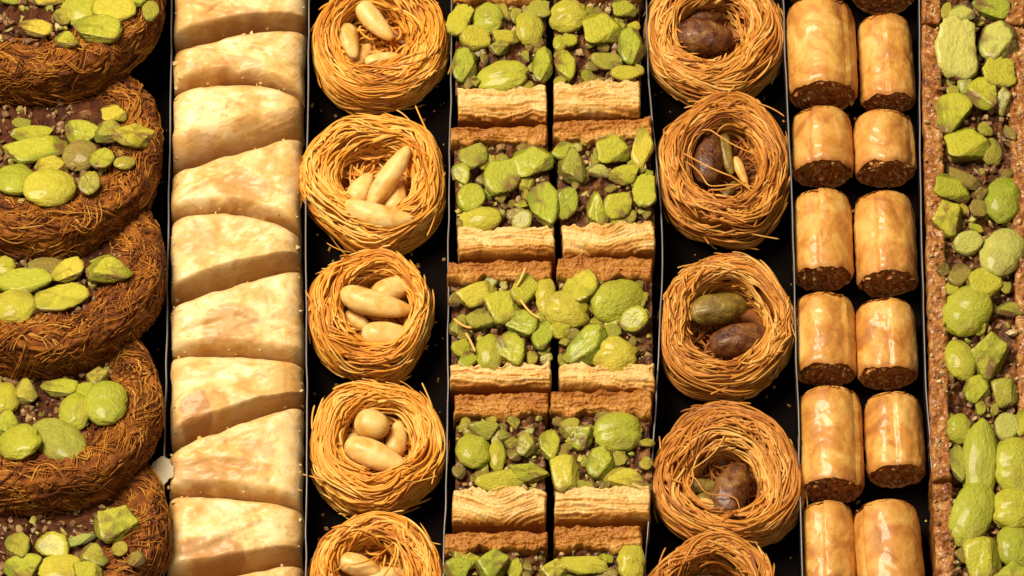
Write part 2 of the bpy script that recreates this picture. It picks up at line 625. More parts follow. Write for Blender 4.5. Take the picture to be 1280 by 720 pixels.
def nest(label, px, py, w, hole, mat, nuts, seed, H=72.0, sq=1.05, holeoff=(0, 0), cross=0, wild=1.0, group='nests'):
    r = np.random.default_rng(seed)
    ctr = P(px, py, H * .62)
    ctr[2] = 0
    t = thing('pastry_nest', label, 'pastry', ctr, group)
    Rout = w / 2.0 - 2
    Rin = hole / 2.0
    ph = r.uniform(0, 6.28, 4)
    am = r.uniform(.012, .035, 3)

    def mod(th):
        return 1 + am[0] * np.cos(2 * th + ph[0]) + am[1] * np.cos(3 * th + ph[1]) + .7 * am[2] * np.cos(5 * th + ph[2])

    rc, a = (Rout + Rin) / 2, (Rout - Rin) / 2
    zc, b = H * .52, H * .48
    hx, hy = holeoff

    def surf(th, al, dl):
        ca, sa = np.cos(al), np.sin(al)
        # a superellipse section, wider at the base
        ra = np.sign(ca) * np.abs(ca) ** .8 * (a + dl)
        za = np.sign(sa) * np.abs(sa) ** .85 * (b + dl)
        rr = (rc + ra) * mod(th)
        inner = np.clip(.5 - ra / (2 * a), 0, 1)
        x = rr * np.cos(th) + hx * inner
        y = rr * np.sin(th) * sq + hy * inner
        z = zc + za + 2.5 * np.sin(2 * th + ph[3])
        return np.stack([x, y, z], -1)

    Np = 26
    nb = 150
    paths, rads, tint = [], [], []
    s = np.linspace(0, 1, Np)
    for i in range(nb):
        th0 = r.uniform(0, 2 * math.pi)
        al0 = r.choice([r.uniform(-.9, .5), r.uniform(.3, 1.7), r.uniform(1.4, 3.9)], p=[.27, .33, .40])
        dth = r.uniform(.7, 2.6)
        slope = r.normal(0, .36) * wild
        curve = r.normal(0, .5) * wild
        bt = r.uniform(.2, .8)
        d0 = r.uniform(-4.5, 1.8)
        for j in range(r.integers(3, 7)):
            da = (j - 2) * 0.085 + r.normal(0, .05)
            st = r.normal(0, .12)
            ln = dth * r.uniform(.7, 1.1)
            th = th0 + st + s * ln
            al = al0 + da + slope * s * ln + curve * (s - .5) ** 2 * 2 + .16 * vn(s * 4 + i * 3.3, j * .4, 0, seed) + .06 * vn(s * 7, j * 5.1 + i, 0, seed + 1)
            dl = d0 + r.uniform(-1.2, 1.2) + 2.0 * vn(s * 4, i * 1.7 + j * .37, 0, seed + 3)
            # free ends lift away a little
            if r.random() < .22:
                dl = dl + r.uniform(2, 8) * np.clip(s - .75, 0, 1) * 4
            paths.append(surf(th, al, dl))
            rads.append(r.uniform(1.1, 1.9))
            tint.append(np.clip(bt + r.normal(0, .16), 0, 1))
    # threads matted over the floor of the hollow
    for i in range(70):
        a0, q0 = r.uniform(0, 6.28), Rin * math.sqrt(r.random()) * .95
        a1 = r.uniform(0, 6.28)
        L = r.uniform(18, 46)
        c0 = np.array([q0 * math.cos(a0) + hx, q0 * math.sin(a0) * sq + hy, (r.uniform(.36, .58) if mat == 'strand' else r.uniform(.22, .42)) * H])
        k0 = r.normal(0, 9)
        dx = np.array([math.cos(a1), math.sin(a1), r.normal(0, .1)])
        nx_ = np.array([-math.sin(a1), math.cos(a1), 0])
        paths.append(c0 + dx * L * (s - .5)[:, None] + nx_ * (k0 * (s - .5) ** 2 * 4)[:, None])
        rads.append(r.uniform(1.3, 2.0))
        tint.append(r.uniform(.1, .7) if mat == 'strand' else r.uniform(0, .25))  # toasted nests: low tint paints the hollow's shade into the floor threads
    # stray ends and threads across the hollow
    for i in range(16):
        th0 = r.uniform(0, 2 * math.pi)
        p0 = surf(np.array([th0]), np.array([r.uniform(-.4, 1.4)]), 1.0)[0]
        dr = np.array([-math.sin(th0), math.cos(th0) * sq, 0]) * r.choice([-1, 1]) + np.array([math.cos(th0), math.sin(th0), 0]) * r.uniform(.1, .5) + np.array([0, 0, r.uniform(-.3, .15)])
        L = r.uniform(12, 40)
        cv = np.array([math.cos(th0), math.sin(th0), -.3]) * r.uniform(-22, 4)
        paths.append(p0 + dr * L * s[:, None] + cv * (s ** 2)[:, None])
        rads.append(r.uniform(.8, 1.3))
        tint.append(r.uniform(.5, 1))
    for i in range(cross):
        th0 = r.uniform(0, 2 * math.pi)
        th1 = th0 + r.uniform(1.2, 2.6)
        p0 = surf(np.array([th0]), np.array([2.2]), 0)[0]
        p1 = surf(np.array([th1]), np.array([2.2]), 0)[0]
        bend = r.normal(0, 10, 3) * np.array([1, 1, .6])
        paths.append(p0 + (p1 - p0) * s[:, None] + bend * np.sin(s * math.pi)[:, None] + 5 * np.stack([np.sin(s * 9 + i), np.cos(s * 8), 0 * s], -1))
        rads.append(r.uniform(1.0, 1.5))
        tint.append(r.uniform(.45, 1))
    paths = np.array(paths)
    paths[:, :, 2] = np.maximum(paths[:, :, 2], 1.5)
    V, Q = tube_batch(paths, np.array(rads), 4)
    tint = np.clip(np.repeat(tint, Np * 4) + np.tile(np.repeat(.3 * vn(s * 3, 2, 0, seed) , 4), len(paths)), 0, 1)
    # solid core underneath the threads
    fz = (.34 if mat == 'strand' else .2) * H
    al = np.linspace(-1.5, 3.9, 22)
    nth = 72
    th = np.linspace(0, 2 * math.pi, nth, endpoint=False)
    TH, AL = np.meshgrid(th, al, indexing='ij')
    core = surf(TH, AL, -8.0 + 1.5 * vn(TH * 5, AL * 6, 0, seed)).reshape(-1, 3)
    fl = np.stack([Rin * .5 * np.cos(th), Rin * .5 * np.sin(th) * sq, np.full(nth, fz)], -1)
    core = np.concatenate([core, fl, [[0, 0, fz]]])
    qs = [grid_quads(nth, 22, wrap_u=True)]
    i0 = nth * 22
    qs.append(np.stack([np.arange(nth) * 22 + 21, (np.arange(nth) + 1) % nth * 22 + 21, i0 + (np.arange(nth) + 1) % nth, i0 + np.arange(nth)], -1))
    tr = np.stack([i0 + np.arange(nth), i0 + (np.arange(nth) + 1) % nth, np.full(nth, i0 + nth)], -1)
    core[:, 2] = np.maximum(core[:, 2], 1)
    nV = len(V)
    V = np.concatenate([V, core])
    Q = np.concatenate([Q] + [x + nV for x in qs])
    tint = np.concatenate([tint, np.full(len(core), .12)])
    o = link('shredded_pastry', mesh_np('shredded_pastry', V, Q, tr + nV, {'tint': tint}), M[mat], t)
    o['kind'] = 'stuff'
    for n in nuts:
        nut(t, ctr, *n)
    return t


def nut(t, ctr, px, py, L, W, ang, z, kind='pale', bend=0.0, taper=.25, pitch=0.0):
    sd = int(px * 7 + py * 3)
    n1, n2 = 28, 22
    u = np.linspace(0, math.pi, n1)
    v = np.linspace(0, 2 * math.pi, n2, endpoint=False)
    Ug, Vg = np.meshgrid(u, v, indexing='ij')
    x = -np.cos(Ug)
    prof = np.sin(Ug) ** .82 * (1 - taper * x)
    y = prof * np.cos(Vg)
    z_ = prof * np.sin(Vg) * .86
    if kind != 'pale':
        wr = .16 * fbm(x * 2.2, y * 5, z_ * 5, sd, 4) - .07 * np.abs(vn(x * 3, y * 9, z_ * 9, sd + 2))
        wr = wr - .16 * np.exp(-((y - .1) / .12) ** 2) * (z_ > 0)
        y, z_ = y * (1 + wr), z_ * (1 + wr)
    else:
        wr = .08 * fbm(x * 1.6, y * 2, z_ * 2, sd, 3) - .06 * np.exp(-((y - .15 + .1 * x) / .09) ** 2) * (z_ > 0) * (sd % 3 > 0)
        y, z_ = y * (1 + wr), z_ * (1 + wr)
    Lr, Wr = L / 2, W / 2 * (1 / (1 + .3 * taper))
    Vv = np.stack([x * Lr, y * Wr + bend * W * (x ** 2 - .4), z_ * Wr], -1).reshape(-1, 3)
    me = mesh_np('nut', Vv, grid_quads(n1, n2, wrap_v=True))
    c = P(px, py, z) - ctr
    mat = Matrix.Translation(Vector(c * U)) @ Matrix.Rotation(math.radians(ang), 4, 'Z') @ Matrix.Rotation(math.radians(pitch), 4, 'Y')
    return link('nut', me, M[{'pale': 'pale_nut', 'brown': 'brown_nut', 'green': 'green_nut'}[kind]], t, mat)


# column of nests with blanched nuts
G3 = 'golden nests holding blanched nuts'
nest('golden shredded pastry nest with four blanched nuts, one long nut lying across the rim', 475, 56, 172, 84, 'strand',
     [(468, 26, 72, 30, -52, 56, 'pale', .08), (436, 52, 52, 30, -75, 50, 'pale', .05), (420, 76, 26, 24, 0, 42, 'pale'), (478, 74, 46, 20, 12, 44, 'pale'), (452, 70, 40, 22, 60, 34, 'pale')],
     31, holeoff=(-10, 6), group=G3)
nest('golden shredded pastry nest with one straight nut leaning over a curved pale nut', 468, 228, 184, 94, 'strand',
     [(487, 220, 92, 29, 58, 66, 'pale', .0, .15, -8), (474, 268, 92, 32, -14, 68, 'pale', .22, .1), (452, 236, 50, 30, 60, 46, 'pale'), (494, 248, 50, 32, 80, 46, 'pale'), (474, 256, 36, 24, 0, 44, 'pale')],
     32, holeoff=(4, 2), group=G3)
nest('small squarish golden nest with three pale nuts lying side by side', 463, 393, 160, 88, 'strand',
     [(470, 379, 94, 36, -16, 62, 'pale', .1), (492, 361, 58, 33, 22, 54, 'pale'), (486, 418, 68, 33, -3, 62, 'pale'), (447, 402, 40, 24, -40, 40, 'pale')],
     33, holeoff=(8, 4), group=G3, wild=.8)
nest('golden shredded pastry nest with one round and one big oval pale nut', 471, 560, 170, 84, 'strand',
     [(465, 531, 44, 40, -20, 60, 'pale', 0, .1), (470, 570, 84, 38, -26, 62, 'pale', 0, .15), (496, 548, 50, 28, 80, 40, 'pale'), (438, 552, 30, 22, 50, 36, 'pale')],
     34, holeoff=(0, 6), group=G3, wild=.7)
nest('loose untidy golden nest with stray threads and one pale nut', 470, 727, 166, 82, 'strand',
     [(450, 708, 56, 30, -20, 54, 'pale'), (480, 722, 60, 30, 10, 46, 'pale')], 35, holeoff=(-6, 4), group=G3, wild=1.5, cross=4)

G5 = 'toasted nests holding dark nuts'
nest('toasted shredded pastry nest with a single split brown nut', 893, 48, 176, 82, 'strand_deep',
     [(880, 46, 76, 50, -6, 46, 'brown', 0, .1), (880, 20, 50, 30, 10, 34, 'brown')], 41, holeoff=(-6, 2), group=G5)
nest('toasted shredded pastry nest with threads across a tall upright brown nut', 906, 212, 170, 90, 'strand_deep',
     [(886, 196, 80, 42, 84, 42, 'brown', 0, .15), (908, 192, 62, 20, -80, 42, 'green', .1), (926, 214, 44, 14, -70, 40, 'pale'), (912, 238, 30, 14, 60, 36, 'green')], 42, sq=1.2, holeoff=(0, 4), cross=6, group=G5)
nest('wide open toasted nest with two brown wrinkled nuts side by side', 907, 410, 172, 100, 'strand_deep',
     [(897, 386, 74, 42, 12, 52, 'green', 0, .05), (925, 425, 78, 44, 12, 50, 'brown', 0, .05)], 43, sq=1.1, holeoff=(0, 6), group=G5)
nest('large toasted nest with an upright dark nut beside a broken piece', 910, 596, 188, 84, 'strand_deep',
     [(914, 616, 84, 46, 74, 44, 'brown', -.1, .1), (880, 608, 40, 22, 0, 44, 'green'), (882, 624, 40, 22, 30, 42, 'green'), (886, 630, 26, 14, -15, 50, 'pale')], 44, holeoff=(-4, -10), group=G5, cross=2)
nest('toasted nest with a shallow dark hollow and loose pale threads around', 892, 752, 164, 92, 'strand_deep',
     [(880, 736, 60, 40, 10, 40, 'brown')], 45, group=G5, wild=1.3)


# ------------------------------------------------------------------ dark pistachio discs (left lane), shingled
LEAN = math.radians(16)


def disc(label, px, py, nuts, seed):
    r = np.random.default_rng(seed)
    Rd, T = 160.0, 70.0
    top_z = 112.0
    c_top = P(px, py, top_z)
    n = np.array([0, math.sin(LEAN), math.cos(LEAN)])
    base = c_top - n * T
    t = thing('pistachio_disc', label, 'pastry', base, 'shingled dark pistachio discs', (-LEAN, 0, 0))
    Rin = 122.0
    ph = r.uniform(0, 6.28, 5)

    def mod(th):
        return 1 + .018 * np.cos(2 * th + ph[0]) + .014 * np.cos(3 * th + ph[1]) + .01 * np.cos(7 * th + ph[2])

    # section: s in 0..1 from hollow floor over the rim and down the side
    sec = np.array([(0.0, T - 9), (96, T - 9), (112, T - 6), (126, T - 1), (141, T), (152, T - 2), (158, T - 8), (161, T - 24), (160, T - 52), (155, 2), (145, 0)])
    sl = np.concatenate([[0], np.cumsum(np.linalg.norm(np.diff(sec, axis=0), axis=1))])
    Ls = sl[-1]

    def surf(th, s, dl):
        rr = np.interp(s, sl, sec[:, 0])
        zz = np.interp(s, sl, sec[:, 1])
        e = 2.0
        dr = np.interp(s + e, sl, sec[:, 0]) - np.interp(s - e, sl, sec[:, 0])
        dz = np.interp(s + e, sl, sec[:, 1]) - np.interp(s - e, sl, sec[:, 1])
        nn = np.sqrt(dr * dr + dz * dz) + 1e-6
        nr, nz = -dz / nn, dr / nn
        nr, nz = np.where(nz < -.6, nr, nr), nz
        rr = rr * mod(th) + nr * dl
        zz = zz + nz * dl + 3 * np.sin(th * 2 + ph[3]) * (rr > 60)
        return np.stack([rr * np.cos(th), rr * np.sin(th), zz], -1)

    nth, ns = 240, 80
    th = np.linspace(0, 2 * math.pi, nth, endpoint=False)
    ss = np.linspace(2, Ls, ns)
    TH, SS = np.meshgrid(th, ss, indexing='ij')
    dl = 6.5 * fbm(TH * 9, SS * .09, 0, seed, 3) + 3.0 * vn(TH * 30, SS * .35 + TH * 2, 0, seed + 9) - 1.0
    ridg = np.abs(vn(TH * 6 + 2 * vn(TH * 4, SS * .05, 0, seed), SS * .28, 0, seed + 4))
    dl = dl - 4.0 * np.exp(-(ridg / .16) ** 2) * (SS > 130)
    V = surf(TH, SS, dl).reshape(-1, 3)
    Q = grid_quads(nth, ns, wrap_u=True)
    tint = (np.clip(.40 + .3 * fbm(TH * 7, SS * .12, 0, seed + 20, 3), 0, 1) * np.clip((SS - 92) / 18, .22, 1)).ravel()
    # threads
    Np = 18
    s = np.linspace(0, 1, Np)
    paths, rads, tn = [], [], []
    for i in range(300):
        th0 = r.uniform(math.pi * .85, math.pi * 2.35) if r.random() < .9 else r.uniform(0, 6.28)
        s0 = r.uniform(104, Ls - 16)
        dth = r.uniform(.1, .5)
        sl_ = r.normal(0, 24)
        cu = r.normal(0, 26)
        d0 = r.uniform(-2.5, 3)
        bt = r.uniform(.25, .75)
        for j in range(r.integers(3, 8)):
            t_ = th0 + r.normal(0, .04) + s * dth * r.uniform(.6, 1.1)
            s_ = np.clip(s0 + (j - 2) * 3.0 + r.normal(0, 1.5) + sl_ * s + cu * (s - .5) ** 2 * 2 + 2.0 * vn(s * 4, i * 2.7 + j, 0, seed), 98, Ls - 2)
            paths.append(surf(t_, s_, d0 + 1.6 * vn(s * 5, i + j * .3, 0, seed + 2)))
            rads.append(r.uniform(.5, 1.15))
            tn.append(np.clip(bt + r.normal(0, .15), 0, 1))
    V2, Q2 = tube_batch(np.array(paths), np.array(rads), 4)
    tint = np.concatenate([tint, np.repeat(tn, Np * 4)])
    Q = np.concatenate([Q, Q2 + len(V)])
    V = np.concatenate([V, V2])
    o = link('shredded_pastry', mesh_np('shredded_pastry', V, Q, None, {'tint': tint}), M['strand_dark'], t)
    o['kind'] = 'stuff'
    # filling crumbs in the hollow
    pts = []
    for i in range(330):
        a, q_ = r.uniform(0, 6.28), 112 * math.sqrt(r.random())
        pts.append((q_ * math.cos(a), q_ * math.sin(a), T - 8 + r.uniform(-2, 2)))
    crumbs('nut_crumbs', pts, t, 2.0, 5.0, seed, [.14, .24, .08, .06, .08, .18, .18, .04])
    mw = Matrix.Translation(Vector(base * U)) @ Matrix.Rotation(-LEAN, 4, 'X')
    inv = mw.inverted()
    p0 = c_top - n * 3.5
    for k in nuts:
        px_, py_, w, h, ang, y = k[:6]
        mode = k[6] if len(k) > 6 else ''
        kernel(t, inv, px_, py_, w, h, ang, y, mode, p0, n, .73, lift=1.0 + 7.0 * (np.linalg.norm(on_plane(px_, py_, p0, n) - p0) > 92))
    return t


disc('dark syrupy pastry disc with large pale cut pistachios, last in its row', 42, -22,
     [(45, 37, 38, 20, 0, .9), (105, 12, 50, 38, 20, .55), (143, 18, 50, 32, -15, .7), (123, 44, 54, 32, 8, .62), (84, 55, 28, 16, 0, .6), (170, 4, 30, 25, 0, .4), (188, 20, 20, 24, 0, .3, 'd'),
      (10, -2, 24, 14, 0, .4), (60, 0, 38, 14, 0, .7), (80, 22, 25, 18, 0, .9, 'd')], 51)
disc('dark syrupy pastry disc with long green pistachio slivers and a reddish brown lump', 44, 172,
     [(27, 156, 22, 12, 0, .3, 'd'), (40, 170, 48, 18, 10, .35), (46, 189, 72, 27, 12, .25), (101, 168, 38, 26, -25, .4), (138, 170, 38, 26, 15, .25, 'd'), (143, 148, 30, 22, 0, .8), (168, 178, 52, 30, 12, .65),
      (128, 206, 28, 20, 20, .5), (64, 209, 38, 20, 15, .62), (20, 225, 46, 36, -15, .42), (62, 240, 58, 38, 5, .68), (112, 236, 25, 22, 0, .55, 'd'), (156, 209, 24, 14, 0, .8, 'd'), (100, 195, 40, 30, 0, .5, 'bw')], 52)
disc('dark syrupy pastry disc with yellowish flat pistachios and one green kernel at its rim', 40, 318,
     [(30, 353, 64, 30, -5, .45), (20, 384, 48, 34, 0, .5, 'w'), (77, 375, 64, 26, 12, .52), (137, 343, 52, 25, 12, .28), (85, 341, 36, 26, 35, .85), (58, 333, 45, 16, 10, .5, 'b'), (5, 335, 26, 20, 0, .4), (130, 327, 30, 12, 20, .4, 'd')], 53)
disc('dark syrupy pastry disc with round halved pistachios beside the white flake', 38, 486,
     [(132, 510, 48, 44, 0, .4, 'w'), (95, 516, 36, 36, 0, .52, 'w'), (74, 551, 58, 42, -50, .35, 'dw'), (25, 558, 48, 40, 10, .4, 'w'), (8, 532, 38, 28, 0, .45), (32, 490, 30, 26, 0, .7, 'd'), (6, 500, 32, 36, 0, .4, 'w'), (75, 487, 42, 20, 5, .42), (109, 491, 28, 18, 10, .45), (122, 473, 26, 18, 0, .8, 'd')], 54)
disc('dark syrupy pastry disc heaped with broken pistachio chips and one triangular piece', 42, 648,
     [(144, 663, 46, 38, -20, .52), (22, 685, 28, 32, 0, .6, 'd'), (66, 686, 34, 28, 20, .72), (28, 712, 42, 28, 0, .35), (75, 712, 50, 30, 0, .62), (118, 700, 34, 22, 0, .7, 'd'), (100, 676, 34, 10, 25, .1, 'p'), (150, 693, 18, 16, 0, .9, 'd'), (110, 722, 32, 22, 0, .6), (170, 705, 20, 16, 0, .8, 'b')], 55)


# ------------------------------------------------------------------ pale phyllo wedges
BND = [(-45, -42, -30), (60, 40, 33), (112, 100, 118), (212, 188, 165), (268, 263, 287), (378, 352, 330), (440, 440, 446), (560, 528, 500), (615, 618, 631), (735, 716, 700), (798, 800, 812)]
WH = 74.0


def bnd(i, u):
    l, m, r_ = BND[i]
    c2 = 2 * l + 2 * r_ - 4 * m
    c1 = r_ - l - c2
    return l + c1 * u + c2 * u * u


WLAB = ['pale phyllo slice cut off by the end of its lane, above a wide wedge',
        'pale phyllo wedge, narrow on the side of the topmost dark pistachio disc, glossy on top',
        'pale phyllo wedge with a folded ridge, broad on the dark disc side',
        'pale phyllo wedge with a small knob of dough on its lower edge',
        'pale phyllo wedge with a bumpy crumpled top beside the nest with a curved nut',
        'smooth pale phyllo wedge with a golden square patch beside the small squarish nest',
        'pale phyllo wedge with one dark toasted torn patch at its corner',
        'shiny pale phyllo wedge with peeling golden skin beside the white flake',
        'large puffed pale phyllo wedge with an orange blister',
        'pale phyllo wedge, only its thin tip showing below the blistered one']


PATCH = [(5, 288, 408, 66, 44, .55), (6, 246, 512, 38, 46, .8), (7, 268, 586, 120, 34, .6), (7, 320, 560, 50, 24, .4), (8, 262, 690, 84, 40, .75), (2, 250, 180, 80, 30, .3), (3, 300, 235, 60, 40, .45), (4, 250, 300, 50, 40, .35), (1, 300, 85, 60, 30, .4), (0, 290, 20, 90, 24, .35)]


def wedge(i):
    r = np.random.default_rng(70 + i)
    slantF = i % 2 == 0 if i > 0 else True
    slantF = (i % 2 == 0)          # lower boundary slanted
    nu, nv = 72, 56
    u = np.linspace(0, 1, nu)
    v = np.linspace(0, 1, nv)
    Ug, Vg = np.meshgrid(u, v, indexing='ij')
    gapF = 13.0 if slantF else 5.0

    def edge_xy(uu, vv):
        yb = bnd(i, uu) + 1.5
        yf = bnd(i + 1, uu) - gapF * .9
        py = yf + (yb - yf) * vv
        xl = np.interp(py, [0, 200, 400, 560, 720], [219, 216, 214, 214, 208]) - 1
        xr = np.interp(py, [0, 120, 250, 400, 720], [384, 380, 377, 380, 379]) - 1
        px = xl + (xr - xl) * uu
        # world at z = WH
        d = FWD[None, None] * DIST + RGT * (px - 640.0)[..., None] + UPV * (360.0 - py)[..., None]
        tt = (WH - 4 - EYE[2]) / d[..., 2]
        return EYE + d * tt[..., None]

    XY = edge_xy(Ug, Vg)
    # ragged outline
    wdt = 162.0
    lenv = np.linalg.norm(XY[:, -1] - XY[:, 0], axis=1)[:, None]
    dL, dR = Ug * wdt, (1 - Ug) * wdt
    dF, dB = Vg * lenv, (1 - Vg) * lenv

    def f(d, rr):
        k = 1 - np.clip(d / rr, 0, 1)
        return np.sqrt(np.maximum(1 - k * k, 0))

    r1, r2 = r.uniform(12, 20), r.uniform(14, 26)
    zl = 0.74 + 0.26 * f(dL, r1 * 1.5)
    zr = 0.60 + 0.40 * f(dR, r2 * 1.5)
    rF, lowF = (26, .46) if slantF else (13, .5)
    rB, lowB = (12, .66) if slantF else (13, .80)
    wob = 5 * fbm(Ug * 3, i * 3.1, 0, 5)
    zf = lowF + (1 - lowF) * f(dF + wob * (dF > 0) * .6, rF)
    if slantF:
        fold = (38 if i == 2 else r.uniform(17, 22)) + 7 * vn(Ug * 2.3, i * 1.7, 0, 15) - 12 * Ug
        q_ = np.clip(dF / fold, 0, 1)
        stp = dF / 5.5 + 1.2 * vn(Ug * 5, i, 0, 19)
        zf = .50 + .46 * (1 - (1 - q_) ** 1.6) + .05 * f(dF, 4) + .016 * ((stp % 1.0) - .5) * (q_ < 1) * np.clip(.3 + 1.6 * fbm(Ug * 4, dF * .08, i, 23, 2), 0, 1.3)
        zf = zf - .34 * np.exp(-dF / 4.5)
        zf = np.where(dF > fold, np.minimum(1.0, .99 + .0006 * (dF - fold)), zf)
    zb = lowB + (1 - lowB) * f(dB, rB)
    Z = WH * zl * zr * zf * zb
    X0, Y0 = XY[..., 0], XY[..., 1]
    Z = Z + 2.6 * fbm(X0 * .022, Y0 * .022, i * 5.3, 13, 2) + 1.9 * fbm(X0 * .06, Y0 * .09, i, 21, 4)
    # long shallow creases and a few blisters
    for k in range(8):
        a, cx, cy = r.uniform(-.5, .5), r.uniform(-60, 60) + X0.mean(), r.uniform(-25, 25) + Y0.mean()
        dd = (Y0 - cy) - math.tan(a) * (X0 - cx) + 5 * vn(X0 * .03, k, i, 4)
        Z = Z + r.choice([-1, 1]) * r.uniform(.7, 1.6) * np.tanh(dd / 2.2) * np.exp(-((X0 - cx) / 55) ** 2) * np.exp(-(dd / 25) ** 2)
    for k in range(5):
        cx, cy, rr = r.uniform(X0.min() + 20, X0.max() - 20), r.uniform(Y0.min() + 10, Y0.max() - 10), r.uniform(5, 14)
        Z = Z + r.uniform(.8, 2.4) * np.exp(-(((X0 - cx) / rr) ** 2 + ((Y0 - cy) / (rr * .7)) ** 2))
    if i == 3:
        kc = P(281, 262, WH - 8)
        Z = Z + 11 * np.exp(-(((X0 - kc[0]) / 8) ** 2 + ((Y0 - kc[1]) / 8) ** 2))
    X = X0 + 1.3 * vn(Y0 * .06, i, 0, 8) * (np.abs(Ug - .5) * 2) ** 3
    ctr = np.array([X.mean(), Y0.mean(), 0])
    top = np.stack([X, Y0 + 1.6 * vn(X0 * .08, i * 2.2, 0, 30) * (np.abs(Vg - .5) * 2) ** 4, Z], -1) - ctr
    V = top.reshape(-1, 3)
    Q = grid_quads(nu, nv)
    tint = np.clip(.28 * (slantF and 1) * (1 / (1 + np.exp((dF - (30 if i == 2 else 15)) / 3))) + .3 * np.exp(-dF / 4) + .25 * np.exp(-dB / 6) + .2 * np.exp(-dL / 6) + .38 * np.exp(-dR / 9), 0, .7).ravel()  # baked edge colour, plus shade painted into front seam and right shoulder
    for (wi, ppx, ppy, pw, ph_, amt) in PATCH:
        if wi == i:
            pc = P(ppx, ppy, WH)
            q_ = np.hypot((X0 - pc[0]) / (pw / 2), (Y0 - pc[1]) / (ph_ / 1.78)) + .45 * fbm(X0 * .05, Y0 * .05, i, 61, 3)
            tint = np.clip(tint + amt * np.clip((1.12 - q_) / .16, 0, 1).ravel(), 0, .9)
    # side walls in layered steps
    loop = [(a, 0) for a in range(nu)] + [(nu - 1, b) for b in range(1, nv)] + [(a, nv - 1) for a in range(nu - 2, -1, -1)] + [(0, b) for b in range(nv - 2, 0, -1)]
    li = np.array([a * nv + b for a, b in loop])
    nl = len(li)
    rings = [V[li]]
    cen = np.array([0, 0, 0])
    levels = 10
    for k in range(1, levels + 1):
        p = V[li].copy()
        fr = k / levels
        p[:, 2] *= (1 - fr)
        inset = (1.8 if k % 2 else 0.0) + 2.5 * fr + 1.2 * vn(p[:, 0] * .05, p[:, 1] * .05, k * 1.7, 3)
        dirv = V[li][:, :2] / (np.linalg.norm(V[li][:, :2], axis=1, keepdims=True) + 1e-6)
        p[:, :2] -= dirv * inset[:, None]
        rings.append(p)
    base = len(V)
    V = np.concatenate([V] + rings)
    Q = np.concatenate([Q, grid_quads(levels + 1, nl, wrap_v=True, off=base)])
    tint = np.concatenate([tint, np.full(nl * (levels + 1), .45)])
    t = thing('phyllo_wedge', WLAB[i], 'pastry', ctr, 'pale phyllo wedges packed in one lane')
    link('pastry_body', mesh_np('pastry_body', V, Q, None, {'tint': tint}), M['phyllo'], t)
    # papery flakes along the cut edges
    pts = []
    for _ in range(16):
        a_, b_ = (r.choice([1, 2, 3, nu - 3]), r.integers(2, nv - 2)) if r.random() < .45 else (r.integers(2, nu - 2), r.choice([1, 2, nv - 3, nv - 2]))
        pts.append(top[a_, b_] + r.normal(0, 1.2, 3) * np.array([1, 1, .2]))
    crumbs('flakes', pts, t, .9, 2.6, 700 + i, None, [(0.84, 0.66, 0.38), (0.78, 0.52, 0.22), (0.7, 0.4, 0.12)])
    # torn skins lying on the top
    nfl = 0
    for k in range(nfl):
        uc, vc = r.uniform(.2, .8), r.uniform(.35, .75)
        ru, rv = r.uniform(.12, .30), r.uniform(.14, .32)
        nr_, na = 9, 40
        rr = np.linspace(0, 1, nr_)
        aa = np.linspace(0, 2 * math.pi, na, endpoint=False)
        out = 1 + .35 * vn(np.cos(aa) * 1.6 + k * 3, np.sin(aa) * 1.6, i * 3.7, 44) + .04 * vn(np.cos(aa) * 6, np.sin(aa) * 6, i + k, 45)
        RR, AA = np.meshgrid(rr, aa, indexing='ij')
        uu = np.clip(uc + ru * RR * np.cos(AA) * out[None], .04, .96)
        vv = np.clip(vc + rv * RR * np.sin(AA) * out[None], .2, .93)
        fu, fv = uu * (nu - 1), vv * (nv - 1)
        iu, iv = np.minimum(fu.astype(int), nu - 2), np.minimum(fv.astype(int), nv - 2)
        a_, b_ = (fu - iu)[..., None], (fv - iv)[..., None]
        tp = top
        p = tp[iu, iv] * (1 - a_) * (1 - b_) + tp[iu + 1, iv] * a_ * (1 - b_) + tp[iu, iv + 1] * (1 - a_) * b_ + tp[iu + 1, iv + 1] * a_ * b_
        p[..., 2] += .15 + .9 * np.clip(vn(np.cos(AA) * 2, np.sin(AA) * 2, i * 2 + k, 46), 0, 1) * RR ** 3
        me = mesh_np('phyllo_skin', p.reshape(-1, 3), grid_quads(nr_, na, wrap_v=True), None, {'tint': np.full(nr_ * na, r.choice([.3, .5, .7]))})
        o = link('phyllo_skin', me, M['phyllo'], t)
        sm = o.modifiers.new('thickness', 'SOLIDIFY')
        sm.thickness = .9 * U
        sm.offset = 0
    return t


for i in range(10):
    wedge(i)


# ------------------------------------------------------------------ pistachio baklava squares (cut face up)
BZ = 80.0
NF = np.array([0, 0, 1.0])


